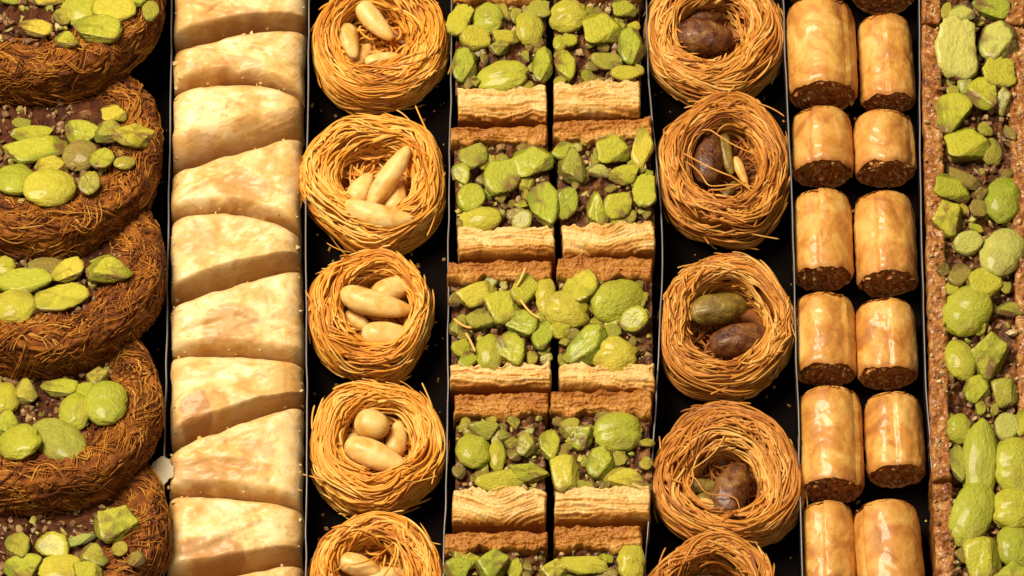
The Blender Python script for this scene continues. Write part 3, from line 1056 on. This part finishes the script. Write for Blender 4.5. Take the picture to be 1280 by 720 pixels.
def sheets(xa, xb, ya, yb, n, ztop, r, bake, name, parent, wav=2.2, ragged=2.0, pinch=None, axis='x'):
    """n wavy pastry sheets standing on edge between ya and yb; bake(k) gives 0..1 per sheet"""
    nx = 80
    xs = np.linspace(xa, xb, nx)
    V, Q, T = [], [], []
    off = 0
    dy = (yb - ya) / n
    ph = r.uniform(0, 100)
    for k in range(n):
        y = ya + (k + .5) * dy + wav * fbm(xs * .028 + ph, k * .22, 0, 6, 2) * 1.6 + 1.2 * vn(xs * .11, k * 3.1 + ph, 0, 9)
        if pinch is not None:
            pc, pw, pd = pinch
            y = y + pd * np.exp(-((xs - pc) / pw) ** 2) * ((k + .5) / n if pd < 0 else 1)
        zt = ztop + r.uniform(-2.2, 1.6) + ragged * fbm(xs * .05, k * 1.9 + ph, 0, 12, 3)
        th = dy * r.uniform(.42, .66) + .9 * vn(xs * .07, k * 7.7, 0, 15)
        e0 = .5 * r.uniform(0, 3)
        xx = xs.copy()
        xx[0] -= e0 - 1
        xx[-1] += e0 - 1
        prof = [(-1, 0 * zt + 1), (-1, zt - 2.4), (-.6, zt - .6), (0, zt), (.6, zt - .6), (1, zt - 2.4), (1, 0 * zt + 1)]
        v = np.stack([np.stack([xx, y + th * a, z], -1) for a, z in prof], 1).reshape(-1, 3)
        q = grid_quads(nx, 7, off=off)
        caps = np.array([[off + 0, off + 1, off + 5, off + 6], [off + 1, off + 2, off + 4, off + 5], [off + (nx - 1) * 7 + 6, off + (nx - 1) * 7 + 5, off + (nx - 1) * 7 + 1, off + (nx - 1) * 7], [off + (nx - 1) * 7 + 5, off + (nx - 1) * 7 + 4, off + (nx - 1) * 7 + 2, off + (nx - 1) * 7 + 1]])
        V.append(v)
        Q.append(q)
        Q.append(caps)
        T.append(np.clip(bake(k) + r.normal(0, .07) + .1 * vn(xs * .05, k, 0, 3)[:, None].repeat(7, 1), 0, 1).ravel())
        off += len(v)
    V = np.concatenate(V)
    if axis == 'y':
        V = np.stack([V[:, 1], V[:, 0], V[:, 2]], -1)
    return link(name, mesh_np(name, V, np.concatenate(Q), None, {'tint': np.concatenate(T)}), M['sheet'], parent)


def pastry_block(name, parent, xa, xb, ya, yb, z, seed, dy, amp, rough, tintf, rF=8.0, rB=3.0, dropF=14.0, dropB=4.0, pinch=None, rside=3.0, step=1.0, lvar=.12, mat='sheet', eF=2.0, eB=2.5):
    """soaked pastry: a closed block whose top shows wavering sheet edges running along x"""
    nx, ny = int((xb - xa) / step) + 2, max(int((yb - ya) / step) + 2, 8)
    X, Y = np.meshgrid(np.linspace(xa, xb, nx), np.linspace(ya, yb, ny), indexing='ij')
    warp = 5.0 * fbm(X * .022, Y * .03, seed, seed, 2) + 1.2 * vn(X * .1, Y * .12, 0, seed + 1)
    if pinch is not None:
        pc, pw, pd = pinch
        warp = warp - pd * 1.3 * np.exp(-((X - pc) / pw) ** 2)
    lay = (Y + warp) / dy
    mask = np.clip(.4 + 1.5 * fbm(X * .03, np.floor(lay) * 1.7, 3, seed + 2, 2), 0, 1.6)
    ridge = 1 - np.exp(-(((lay % 1.0) - .5) / .15) ** 2)
    Z = z + amp * (ridge - 1) * mask + 2.0 * vn(X * .03, np.floor(lay) * 3.3, 0, seed + 3)
    Z = Z + rough * fbm(X * .12, Y * .16, 0, seed + 4, 4) + .35 * rough * vn(X * .5, Y * .6, 0, seed + 7)

    def rd(d, rr):
        k = 1 - np.clip(d / rr, 0, 1)
        return 1 - np.sqrt(np.maximum(1 - k * k, 0))
    Z = Z - dropF * rd(Y - ya, rF) - dropB * rd(yb - Y, rB) - 4 * rd(X - xa, rside) - 4 * rd(xb - X, rside)
    wf = np.clip(1 - (Y - ya) / (.5 * (yb - ya)), 0, 1)
    wb = np.clip(1 - (yb - Y) / (.5 * (yb - ya)), 0, 1)
    Y = Y + eF * fbm(X * .05, seed, 0, seed + 9, 3) * wf + eB * fbm(X * .06, seed + 3, 0, seed + 10, 3) * wb
    X = X + 1.2 * vn(Y * .12, seed, 0, seed + 11) * ((X < xa + 5) | (X > xb - 5))
    tint = np.clip(tintf((Y - ya) / (yb - ya)) + lvar * vn(np.floor(lay) * 5.7, seed, 0, 2) + .18 * fbm(X * .04, Y * .06, 9, seed, 3), 0, 1)
    V = np.stack([X, Y, Z], -1).reshape(-1, 3)
    Q = grid_quads(nx, ny)
    loop = [(a, 0) for a in range(nx)] + [(nx - 1, b) for b in range(1, ny)] + [(a, ny - 1) for a in range(nx - 2, -1, -1)] + [(0, b) for b in range(ny - 2, 0, -1)]
    li = np.array([a * ny + b for a, b in loop])
    rings = [V[li]]
    for k in range(1, 7):
        p = V[li].copy()
        p[:, 2] = 1 + (p[:, 2] - 1) * (1 - k / 6)
        p[:, :2] += .8 * np.stack([vn(p[:, 0] * .1, p[:, 1] * .1, k, seed), vn(p[:, 0] * .1, p[:, 1] * .1, k + 30, seed)], -1)
        rings.append(p)
    b0 = len(V)
    T = np.concatenate([tint.ravel(), np.tile(np.clip(tint.ravel()[li] + .05, 0, 1), 7)])
    V = np.concatenate([V] + rings)
    Q = np.concatenate([Q, grid_quads(7, len(li), wrap_v=True, off=b0)])
    return link(name, mesh_np(name, V, Q, None, {'tint': T}), M[mat], parent)


def filling_block(xa, xb, ya, yb, z, r, seed, parent, amp=7.0, nx=60, ny=50):
    xs, ys = np.linspace(xa, xb, nx), np.linspace(ya, yb, ny)
    X, Y = np.meshgrid(xs, ys, indexing='ij')
    Z = z + amp * fbm(X * .05, Y * .05, seed, seed, 3) + .6 * amp * vn(X * .16, Y * .16, 0, seed + 3) + 1.5 * vn(X * .4, Y * .4, 0, seed + 5)
    V = np.stack([X, Y, Z], -1).reshape(-1, 3)
    Q = grid_quads(nx, ny)
    loop = [(a, 0) for a in range(nx)] + [(nx - 1, b) for b in range(1, ny)] + [(a, ny - 1) for a in range(nx - 2, -1, -1)] + [(0, b) for b in range(ny - 2, 0, -1)]
    li = np.array([a * ny + b for a, b in loop])
    p1 = V[li].copy()
    p2 = p1.copy()
    p2[:, 2] = 1
    mid = p1.copy()
    mid[:, 2] *= .5
    mid[:, :2] += 1.5 * np.stack([vn(mid[:, 0] * .2, mid[:, 1] * .2, 3, seed), vn(mid[:, 0] * .2, mid[:, 1] * .2, 9, seed)], -1)
    b0 = len(V)
    V = np.concatenate([V, p1, mid, p2])
    Q = np.concatenate([Q, grid_quads(3, len(li), wrap_v=True, off=b0)])
    return link('nut_filling', mesh_np('nut_filling', V, Q), M['filling'], parent)


def baklava(label, xl, xr, yt, yc, yp, yb, rot, nuts, seed, pinch=None):
    r = np.random.default_rng(seed)
    yc, yp = yc - 9, yp + 6
    A, B = P(xl, (yt + yb) / 2, BZ), P(xr, (yt + yb) / 2, BZ)
    Yt, Yc, Yp, Yb = [P(600, q_, BZ)[1] for q_ in (yt, yc, yp, yb)]
    ctr = np.array([(A[0] + B[0]) / 2, (Yt + Yb) / 2, 0])
    t = thing('baklava_square', label, 'baklava', ctr, 'pistachio baklava squares in pairs', (0, 0, math.radians(rot)))
    hw = (B[0] - A[0]) / 2
    Yt, Yc, Yp, Yb = Yt - ctr[1], Yc - ctr[1], Yp - ctr[1], Yb - ctr[1]
    pastry_block('top_crust', t, -hw + r.uniform(-3, 3), hw + r.uniform(-3, 2), Yc - 3, Yt, BZ + 1, seed, 3.4, 4.0, 4.0, lambda q_: .50 + .34 * np.clip(q_, 0, 1) ** 1.4, rF=5, rB=7, dropF=7, dropB=9, eF=9.0, eB=4.0)
    pastry_block('base_pastry', t, -hw + r.uniform(-2, 6), hw - r.uniform(-2, 5), Yb + r.uniform(-2, 3), Yp + 4, BZ - 1, seed + 40, 4.2, 7.0, 1.6, lambda q_: .06 + .62 * np.exp(-np.clip(q_, 0, 1) / .14), rF=13, rB=3, dropF=16, dropB=4, pinch=pinch, lvar=.22, eF=3.0, eB=8.0)
    filling_block(-hw + 2.5, hw - 2.5, Yp - 2, Yc + 2, BZ - 15, r, seed, t, 9.0)
    pts = []
    for i in range(150):
        pts.append((r.uniform(-hw + 4, hw - 4), r.uniform(Yp, Yc), BZ - 13 + r.uniform(-4, 5)))
    crumbs('nut_crumbs', pts, t, 1.8, 4.6, seed + 1, [.18, .14, .12, .1, .16, .14, .1, .06])
    mw = Matrix.Translation(Vector(ctr * U)) @ Matrix.Rotation(math.radians(rot), 4, 'Z')
    inv = mw.inverted()
    # chopped bits wedged between the listed kernels
    taken = [(k[0], k[1], max(k[2], k[3]) * .42) for k in nuts]
    small = 0
    if 'pale threads' in label:
        s_ = np.linspace(0, 1, 14)
        for (ax, ay, bx_, by_, bow) in ((650, 374, 676, 398, 5), (582, 416, 594, 440, -2), (657, 334, 646, 358, 2), (567, 398, 590, 410, 3)):
            pa, pb = P(ax, ay, BZ + 9), P(bx_, by_, BZ + 7)
            pth = (pa + (pb - pa) * s_[:, None]) - ctr
            pth[:, 1] += bow * np.sin(s_ * math.pi) * -1
            V_, Q_ = tube_batch(pth[None], np.array([1.6]), 6)
            link('pastry_thread', mesh_np('pastry_thread', V_, Q_, None, {'tint': np.full(len(V_), .95)}), M['strand'], t)
    for _ in range(900):
        if small >= 15:
            break
        qx, qy = r.uniform(xl + 7, xr - 7), r.uniform(yc + 4, yp - 2)
        if any((qx - a_) ** 2 + (qy - b_) ** 2 < (c_ + 1) ** 2 for a_, b_, c_ in taken):
            continue
        taken.append((qx, qy, 6))
        small += 1
        nuts = nuts + [(qx, qy, r.uniform(10, 20), r.uniform(9, 16), r.uniform(0, 180), r.uniform(.2, .9), r.choice(['d', 'dc', 'b', 'b', 'd', 'c']))]
    for k in nuts:
        px_, py_, w, h, ang, y = k[:6]
        mode = k[6] if len(k) > 6 else ''
        kernel(t, inv, px_, py_, w, h, ang, y, mode, (0, 0, BZ - 3), NF, .89, lift=-2.0 if w > 21 else -4.0)
    return t


baklava('baklava square with a big cleft pistachio, beside the nest with four nuts', 567, 685, -24, 6, 104, 144, 0,
        [(575, 27, 26, 42, -20, .65, 'c'), (609, 23, 38, 36, 0, .3, 'w'), (663, 34, 32, 40, 0, .45), (593, 48, 36, 30, -20, .6), (632, 46, 32, 16, 0, .65), (580, 81, 29, 42, 0, .3), (627, 95, 62, 36, 8, .35, 'w'), (678, 81, 24, 42, 0, .35), (674, 12, 26, 20, 0, .55, 'd'), (624, 60, 24, 18, 0, .6, 'd')], 81)
baklava('baklava square with a dark hollow filling, beside the nest with one split nut', 691, 803, -26, 2, 98, 138, 1,
        [(710, 19, 44, 36, 10, .45, 'w'), (752, 35, 46, 44, 0, .48), (788, 58, 30, 44, 10, .4), (706, 83, 25, 34, 0, .35, 'c'), (758, 76, 38, 20, -15, .25, 'd'), (781, 91, 34, 18, 0, .55), (780, 10, 30, 24, 0, .3), (700, 52, 16, 20, 0, .45), (792, 33, 16, 14, 0, .85)], 82)
baklava('baklava square with two big yellow green pistachios, beside the nest with a curved pale nut', 567, 690, 157, 184, 278, 314, 2,
        [(628, 222, 42, 48, -20, .48), (666, 200, 46, 38, 10, .4), (589, 248, 32, 34, 0, .45), (600, 273, 48, 27, 0, .42, 'w'), (576, 218, 22, 26, 0, .4), (592, 196, 34, 30, 0, .45, 'd'), (680, 256, 36, 54, 0, .3), (646, 268, 24, 16, 0, .5, 'b'), (653, 275, 22, 26, -30, .5, 'd')], 83)
baklava('baklava square with a yellow cut corner pistachio, beside the nest with the upright brown nut', 695, 818, 147, 180, 276, 312, 3,
        [(705, 188, 28, 20, 0, .45), (716, 207, 34, 40, 0, .45, 'd'), (766, 185, 40, 38, 0, .35), (803, 185, 26, 44, 0, .68, 'c'), (749, 213, 32, 15, -5, .7, 'p'), (780, 219, 36, 22, 10, .35), (807, 240, 27, 40, 0, .25), (747, 262, 27, 38, 0, .3), (772, 258, 32, 34, -20, .3), (707, 255, 28, 36, -10, .35)], 84, (-10, 26, -9))
baklava('baklava square with loose pale threads on its pistachios, beside the small squarish nest', 562, 690, 325, 356, 450, 482, 0,
        [(597, 368, 46, 25, 20, .78), (629, 385, 42, 38, 10, .28), (655, 362, 34, 36, 0, .55), (682, 370, 23, 44, 0, .7, 'w'), (650, 404, 42, 29, -5, .35), (613, 440, 31, 40, 0, .38), (637, 438, 35, 38, 0, .35), (600, 400, 32, 26, -20, .45, 'd'), (576, 435, 22, 20, 0, .35), (585, 450, 23, 18, 0, .4), (678, 418, 24, 38, -5, .3), (571, 408, 18, 20, 0, .5, 'd')], 85)
baklava('baklava square with bright green kernel and yellow lump, beside nest with two brown nuts', 696, 818, 320, 352, 452, 482, 0,
        [(708, 387, 52, 42, -10, .58), (727, 362, 42, 40, 0, .52), (772, 376, 62, 44, 25, .2, 'w'), (793, 400, 34, 27, 10, .6), (733, 432, 36, 52, -30, .3), (768, 443, 50, 38, -10, .72, 'w'), (700, 412, 24, 20, 0, .38), (763, 415, 24, 18, 0, .45, 'd')], 86, (0, 40, 4))
baklava('baklava square with a single round green pistachio at its side and a sagging base', 567, 684, 490, 526, 606, 650, 0,
        [(592, 563, 39, 42, 0, .18, 'w'), (622, 568, 19, 34, 0, .4), (625, 601, 56, 23, 5, .52), (660, 590, 46, 20, -15, .45), (603, 538, 36, 20, 0, .45, 'd'), (657, 556, 24, 26, 0, .4, 'd')], 87, (-4, 30, -14))
baklava('baklava square with a large smooth oval pistachio, beside the large toasted nest', 690, 815, 487, 524, 606, 646, 0,
        [(686, 556, 24, 34, -10, .35), (706, 592, 33, 42, 0, .72), (726, 548, 34, 26, 20, .4), (771, 540, 54, 42, 10, .38, 'w'), (750, 579, 33, 36, 0, .5), (783, 598, 56, 23, -5, .62, 'c'), (712, 536, 24, 24, 0, .6, 'd')], 88)
baklava('baklava square cut off at its filling, beside the untidy nest with stray threads', 557, 686, 664, 692, 790, 815, 2,
        [(571, 713, 30, 28, 0, .3), (586, 702, 26, 18, 0, .55), (616, 708, 38, 34, 0, .33), (645, 713, 18, 28, 0, .45), (600, 740, 40, 30, 0, .4), (650, 745, 40, 30, 0, .4)], 89)
baklava('baklava square with a ragged crust corner and a tall yellow green pistachio at its side', 695, 803, 656, 690, 788, 812, 1,
        [(694, 714, 34, 25, 0, .55), (730, 707, 54, 23, -10, .65), (789, 702, 31, 46, 0, .5), (757, 720, 30, 16, 0, .5, 'b'), (720, 745, 40, 30, 0, .4), (770, 748, 40, 30, 0, .4)], 90)


# ------------------------------------------------------------------ nut filled rolls in pairs
def roll(label, xl, xr, yt, yf, seed, drift=3.0, dark=0.0):
    yt = yt - 11
    r = np.random.default_rng(seed)
    R = (xr - xl) / 2.0
    zt = 2 * R
    A, B = P((xl + xr) / 2 - drift / 2, yt, zt), P((xl + xr) / 2 + drift / 2, yf, zt)
    L = A[1] - B[1]
    yaw = math.atan2(B[0] - A[0], L)
    ctr = np.array([(A[0] + B[0]) / 2, (A[1] + B[1]) / 2, 0])
    t = thing('pastry_roll', label, 'pastry', ctr, 'nut filled rolls laid in pairs', (0, 0, yaw))
    nth, nl = 84, 44
    th = np.linspace(0, 2 * math.pi, nth, endpoint=False)
    f = np.linspace(0, 1, nl)
    TH, FF = np.meshgrid(th, f, indexing='ij')
    Y = (FF - .5) * L
    seam = r.uniform(.3, 2.6)
    dth = (TH - seam) % (2 * math.pi)
    rad = R * (1 + .014 * np.cos(2 * TH + r.uniform(0, 6)) + .012 * vn(np.cos(TH) * 2, FF * 3, np.sin(TH) * 2, seed))
    rad = rad - 3.0 * np.exp(-dth / .6) + 1.0 - (2.5 * np.exp(-(((TH - r.uniform(.6, 2.4)) / .3) ** 2 + ((FF - r.uniform(.2, .8)) / .2) ** 2)))
    rad = rad + 1.5 * fbm(np.cos(TH) * 3.5, Y * .05, np.sin(TH) * 3.5, seed + 1, 3) + .5 * vn(np.cos(TH) * 12, Y * .22, np.sin(TH) * 12, seed + 5)
    ends = np.minimum(FF, 1 - FF) * L
    rad = rad - 2.4 * np.exp(-ends / 3.0) - 5.0 * np.exp(-(1 - FF) * L / 12) + 1.2 * np.exp(-((FF * L - 7) / 5) ** 2) * vn(TH * 2, 0, 0, seed)
    jag = 4.0 * fbm(np.cos(th) * 2.5, np.sin(th) * 2.5, seed, seed + 2, 3)[:, None] + 1.0 * vn(th * 9, 3, 0, seed)[:, None]
    Y = Y + jag * np.clip(1 - FF * 5, 0, 1)
    cz = R
    V = np.stack([rad * np.cos(TH), Y, cz + rad * np.sin(TH)], -1)
    ringw = V[:, 0]
    # inner lip at both ends
    lipA, lipB = [], []
    parts = [V.reshape(-1, 3)]
    Q = [grid_quads(nth, nl, wrap_u=True)]
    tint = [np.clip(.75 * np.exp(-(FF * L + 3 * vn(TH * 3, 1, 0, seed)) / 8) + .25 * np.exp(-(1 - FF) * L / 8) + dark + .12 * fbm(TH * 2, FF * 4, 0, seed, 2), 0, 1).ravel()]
    off = nth * nl
    for src, sg in ((V[:, 0], 1), (V[:, -1], -1)):
        rings = [src]
        for fr, dy in ((.97, .3), (.94, 1.6), (.92, 9)):
            p = src.copy()
            p[:, 0] *= fr
            p[:, 2] = cz + (p[:, 2] - cz) * fr
            p[:, 1] += sg * dy
            rings.append(p)
        rv = np.stack(rings, 1)
        parts.append(rv.reshape(-1, 3))
        Q.append(grid_quads(nth, 4, wrap_u=True, off=off))
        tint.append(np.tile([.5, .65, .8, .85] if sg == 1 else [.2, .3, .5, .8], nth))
        off += nth * 4
    vv = np.concatenate(parts)
    vv[:, 2] = np.maximum(vv[:, 2], .6)
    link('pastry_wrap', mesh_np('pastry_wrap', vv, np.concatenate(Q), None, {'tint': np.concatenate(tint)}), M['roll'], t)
    # crumbly filling at both ends, the rolled inner sheet
    for sg in (-1, 1):
        nr_ = 20
        rr = np.linspace(0, 1, nr_)
        RR, AA = np.meshgrid(rr, th, indexing='ij')
        x, z = RR * R * .93 * np.cos(AA), RR * R * .93 * np.sin(AA)
        y = 3.6 * fbm(x * .12, z * .12, seed, seed + 6, 3) + 2.2 * vn(x * .35, z * .35, 0, seed + 7)
        y = sg * (L / 2 - .8 - 3.5 * RR ** 6) + y * sg
        v = np.stack([x, y, cz + z], -1).reshape(-1, 3)
        link('nut_filling', mesh_np('nut_filling', v, grid_quads(nr_, nth, wrap_v=True)), M['roll_filling'], t)
    pts = []
    for _ in range(110):
        q_, b_ = R * .88 * math.sqrt(r.random()), r.uniform(0, 6.28)
        pts.append((q_ * math.cos(b_), -L / 2 + .5 + r.uniform(-1.5, 2), cz + q_ * math.sin(b_)))
    crumbs('nut_crumbs', pts, t, 1.3, 3.4, seed + 3, None, ROLLC)
    a = np.linspace(0, 2 * math.pi * 1.6, 90)
    rs = R * (.84 - .44 * a / a[-1]) + .8 * vn(a * 2, 0, 0, seed)
    a = a + r.uniform(0, 6)
    yb = -L / 2 + .2 + 1.4 * vn(a * 2.5, 5, 0, seed)
    pr = []
    for w_, dy in ((-1.0, 7), (-.9, .4), (0, -.4), (.9, .4), (1.0, 7)):
        pr.append(np.stack([(rs + w_) * np.cos(a), yb + dy, cz + (rs + w_) * np.sin(a)], -1))
    v = np.stack(pr, 1).reshape(-1, 3)
    link('inner_sheet', mesh_np('inner_sheet', v, grid_quads(90, 5), None, {'tint': np.full(450, .85)}), M['roll'], t)
    return t


DL, DR = ' on the nest side', ' on the pistachio bar side'
roll('nut roll in the far cut off pair' + DL, 984, 1060, -118, -24, 301)
roll('nut roll in the far cut off pair' + DR, 1064, 1146, -120, -21, 302, dark=.1)
roll('thick golden nut roll beside the nest with one split nut', 984, 1073, 4, 100, 303, 5)
roll('slimmer golden nut roll sharing a row with the thick roll', 1075, 1143, 24, 114, 304, 7)
roll('short toasted nut roll below the thick roll' + DL, 990, 1068, 140, 199, 305, 2, .08)
roll('short toasted nut roll below the slimmer roll' + DR, 1069, 1146, 144, 199, 306, 4, .12)
roll('smooth nut roll with an orange blotch, beside the gap between two nests', 992, 1067, 243, 331, 307, 2)
roll('smooth even golden nut roll above the roll with a ragged dark end', 1070, 1147, 246, 337, 308, 5)
roll('blotchy golden nut roll beside the nest with two brown nuts', 996, 1070, 372, 452, 309, 3)
roll('golden nut roll with a ragged dark end, paired with the blotchy roll', 1072, 1147, 380, 455, 310, 5)
roll('long pale nut roll beside the large toasted nest', 1000, 1080, 490, 596, 311, 4)
roll('shorter pale nut roll paired with the long pale roll', 1083, 1156, 497, 578, 312, 6)
roll('wrinkled nut roll at the near end of its lane' + DL, 1003, 1070, 634, 722, 313, 3, .1)
roll('shiny amber nut roll at the near end of its lane' + DR, 1072, 1154, 632, 728, 314, 10, .2)


# ------------------------------------------------------------------ pistachio bars in the right lane
def bar(label, y0, y1, nuts, seed, xr=1290):
    """long bar, upright sheets of pastry on both flanks, nuts between"""
    r = np.random.default_rng(seed)
    z = 78.0
    A, B = P(600, y0, z), P(600, y1, z)
    ym = (y0 + y1) / 2
    xl0 = np.interp(y0, [0, 230, 480, 600, 720], [1152, 1153, 1158, 1165, 1173])
    xl1 = np.interp(y1, [0, 230, 480, 600, 720], [1152, 1153, 1158, 1165, 1173])
    a0, a1 = P(xl0, y0, z), P(xl1, y1, z)
    L = a0[1] - a1[1]
    yaw = math.atan2(a1[0] - a0[0], L)
    width = xr - (xl0 + xl1) / 2
    mid = (a0 + a1) / 2
    ctr = np.array([mid[0], mid[1], 0])
    t = thing('pistachio_bar', label, 'pastry', ctr, 'pistachio bars in the outer lane', (0, 0, yaw))
    sw = 24.0
    for side, (xa_, xb_) in enumerate(((0, sw), (width - 26, width))):
        o = pastry_block('crust_side', t, xa_, xb_, -L / 2 + 1, L / 2 - 1, z, seed + side * 7, 9.0, 1.5, 4.0, lambda q_: .52 + 0 * q_, rF=3, rB=3, dropF=4, dropB=4, rside=4, step=1.6, mat='bar_crust')
    filling_block(sw - 2, width - 24, -L / 2 + 3, L / 2 - 3, z - 14, r, seed, t, 11, 50, int(L / 2.4))
    pts = [(r.uniform(sw - 8, width - 18), r.uniform(-L / 2 + 5, L / 2 - 5), z - 11 + r.uniform(-4, 6)) for _ in range(int(L * 1.1))]
    crumbs('nut_crumbs', pts, t, 1.8, 5.0, seed + 1, [.2, .16, .08, .08, .16, .16, .08, .08])
    pts = [(r.choice([r.uniform(1, sw), r.uniform(width - 28, width - 1)]), r.uniform(-L / 2 + 4, L / 2 - 4), z + r.uniform(-1, 2.0)) for _ in range(int(L * .4))]
    crumbs('pastry_crumbs', pts, t, 1.0, 2.6, seed + 2, [.3, .05, .03, .02, .3, .1, .0, .2])
    inv = (Matrix.Translation(Vector(ctr * U)) @ Matrix.Rotation(yaw, 4, 'Z')).inverted()
    taken = [(k[0], k[1], max(k[2], k[3]) * .45) for k in nuts]
    for _ in range(int(L * .07)):
        qx, qy = r.uniform(xl0 + 26, xr - 30), r.uniform(y0 + 8, y1 - 8)
        if any((qx - a_) ** 2 + (qy - b_) ** 2 < (c_ + 3) ** 2 for a_, b_, c_ in taken):
            continue
        taken.append((qx, qy, 7))
        nuts = nuts + [(qx, qy, r.uniform(10, 20), r.uniform(9, 16), r.uniform(0, 180), r.uniform(.2, .9), r.choice(['d', 'dc', 'b', 'd', 'c', 'b']))]
    for k in nuts:
        px_, py_, w, h, ang, y = k[:6]
        mode = k[6] if len(k) > 6 else ''
        kernel(t, inv, px_, py_, w * 1.06, h * 1.06, ang, y, mode, (0, 0, z - 2), NF, .89, lift=0.0)
    return t


bar('end piece of a pistachio bar beyond the thin crack, mostly out of view', -70, 27,
    [(1202, 17, 30, 22, 0, .6, 'p'), (1239, 10, 42, 26, 0, .25), (1215, -20, 40, 30, 0, .4)], 401, 1284)
bar('long pistachio bar with pale cut pistachios and crumbly pastry along both flanks', 31, 598,
    [(1195, 64, 45, 64, 0, .6, 'pc'), (1247, 55, 44, 44, 0, .6, 'pc'), (1206, 102, 16, 28, 0, .35, 'p'), (1248, 93, 36, 32, 0, .5), (1229, 120, 34, 40, 20, .72), (1188, 143, 38, 48, -20, .64), (1254, 128, 20, 30, 0, .35, 'd'),
     (1209, 181, 50, 44, 0, .45), (1240, 190, 24, 28, 0, .45, 'd'), (1190, 236, 42, 30, -20, .28), (1254, 250, 38, 52, -10, .2, 'w'), (1205, 225, 40, 16, -25, .5, 'b'), (1185, 276, 36, 38, 20, .42), (1210, 304, 32, 25, 10, .3, 'p'),
     (1252, 316, 44, 56, -25, .3, 'pw'), (1230, 356, 37, 36, 0, .55), (1208, 389, 48, 54, -35, .22, 'w'), (1200, 450, 31, 44, 15, .4, 'w'), (1236, 447, 42, 46, 0, .3), (1222, 262, 18, 18, 0, .5, 'b'), (1200, 345, 28, 24, 0, .5, 'b'),
     (1264, 387, 32, 16, 0, .3, 'd'), (1221, 488, 29, 30, 0, .52), (1256, 492, 28, 30, 0, .35, 'd'), (1199, 536, 28, 30, 0, .4, 'w'), (1226, 580, 37, 86, -4, .08, 'w'), (1258, 535, 27, 32, 0, .5, 'p'), (1268, 583, 46, 58, 0, .4, 'w'), (1197, 580, 18, 40, 0, .4, 'd'), (1278, 530, 20, 28, 0, .4)], 402, 1294)
bar('near pistachio bar packed with large rounded green pistachios', 602, 780,
    [(1215, 642, 42, 70, -18, .25, 'w'), (1266, 636, 48, 46, 0, .4, 'w'), (1228, 702, 40, 46, 0, .45), (1270, 682, 38, 44, 0, .35, 'w'), (1265, 730, 40, 40, 0, .4), (1215, 750, 40, 40, 0, .3)], 403, 1312)

# ------------------------------------------------------------------ the translucent flake stuck on the divider
a = np.linspace(0, 2 * math.pi, 40, endpoint=False)
rr = np.linspace(0, 1, 8)
RR, AA = np.meshgrid(rr, a, indexing='ij')
out = 15.5 * (1 + .16 * vn(np.cos(a) * 2, np.sin(a) * 2, 0, 77) + .08 * vn(np.cos(a) * 7, np.sin(a) * 7, 0, 78))
V = np.stack([RR * out[None] * np.cos(AA), RR * out[None] * np.sin(AA) * 1.15, 2.0 * (RR * np.cos(AA)) ** 2 + .6 * vn(RR * 3 * np.cos(AA), RR * 3 * np.sin(AA), 0, 5)], -1).reshape(-1, 3)
fl = link('dough_flake', mesh_np('dough_flake', V, grid_quads(8, 40, wrap_v=True)), M['flake'])
fl.location = P(203, 588, DZ + 2.5) * U
sm = fl.modifiers.new('thickness', 'SOLIDIFY')
sm.thickness = 1.0 * U
fl['label'] = 'thin round whitish dough flake stuck on the divider edge'
fl['category'] = 'flake'

# ------------------------------------------------------------------ crumbs and broken threads fallen on the tray
r = np.random.default_rng(909)
pts = [(r.uniform(-640, 640), r.uniform(-420, 420), r.uniform(.8, 1.6)) for _ in range(900)]
o = crumbs('fallen_crumbs', pts, None, .8, 2.6, 910, None, [(0.5, 0.24, 0.05), (0.3, 0.1, 0.02), (0.2, 0.06, 0.015), (0.4, 0.4, 0.05)])
o['label'] = 'tiny pastry crumbs scattered over the black tray floor'
o['category'] = 'crumbs'
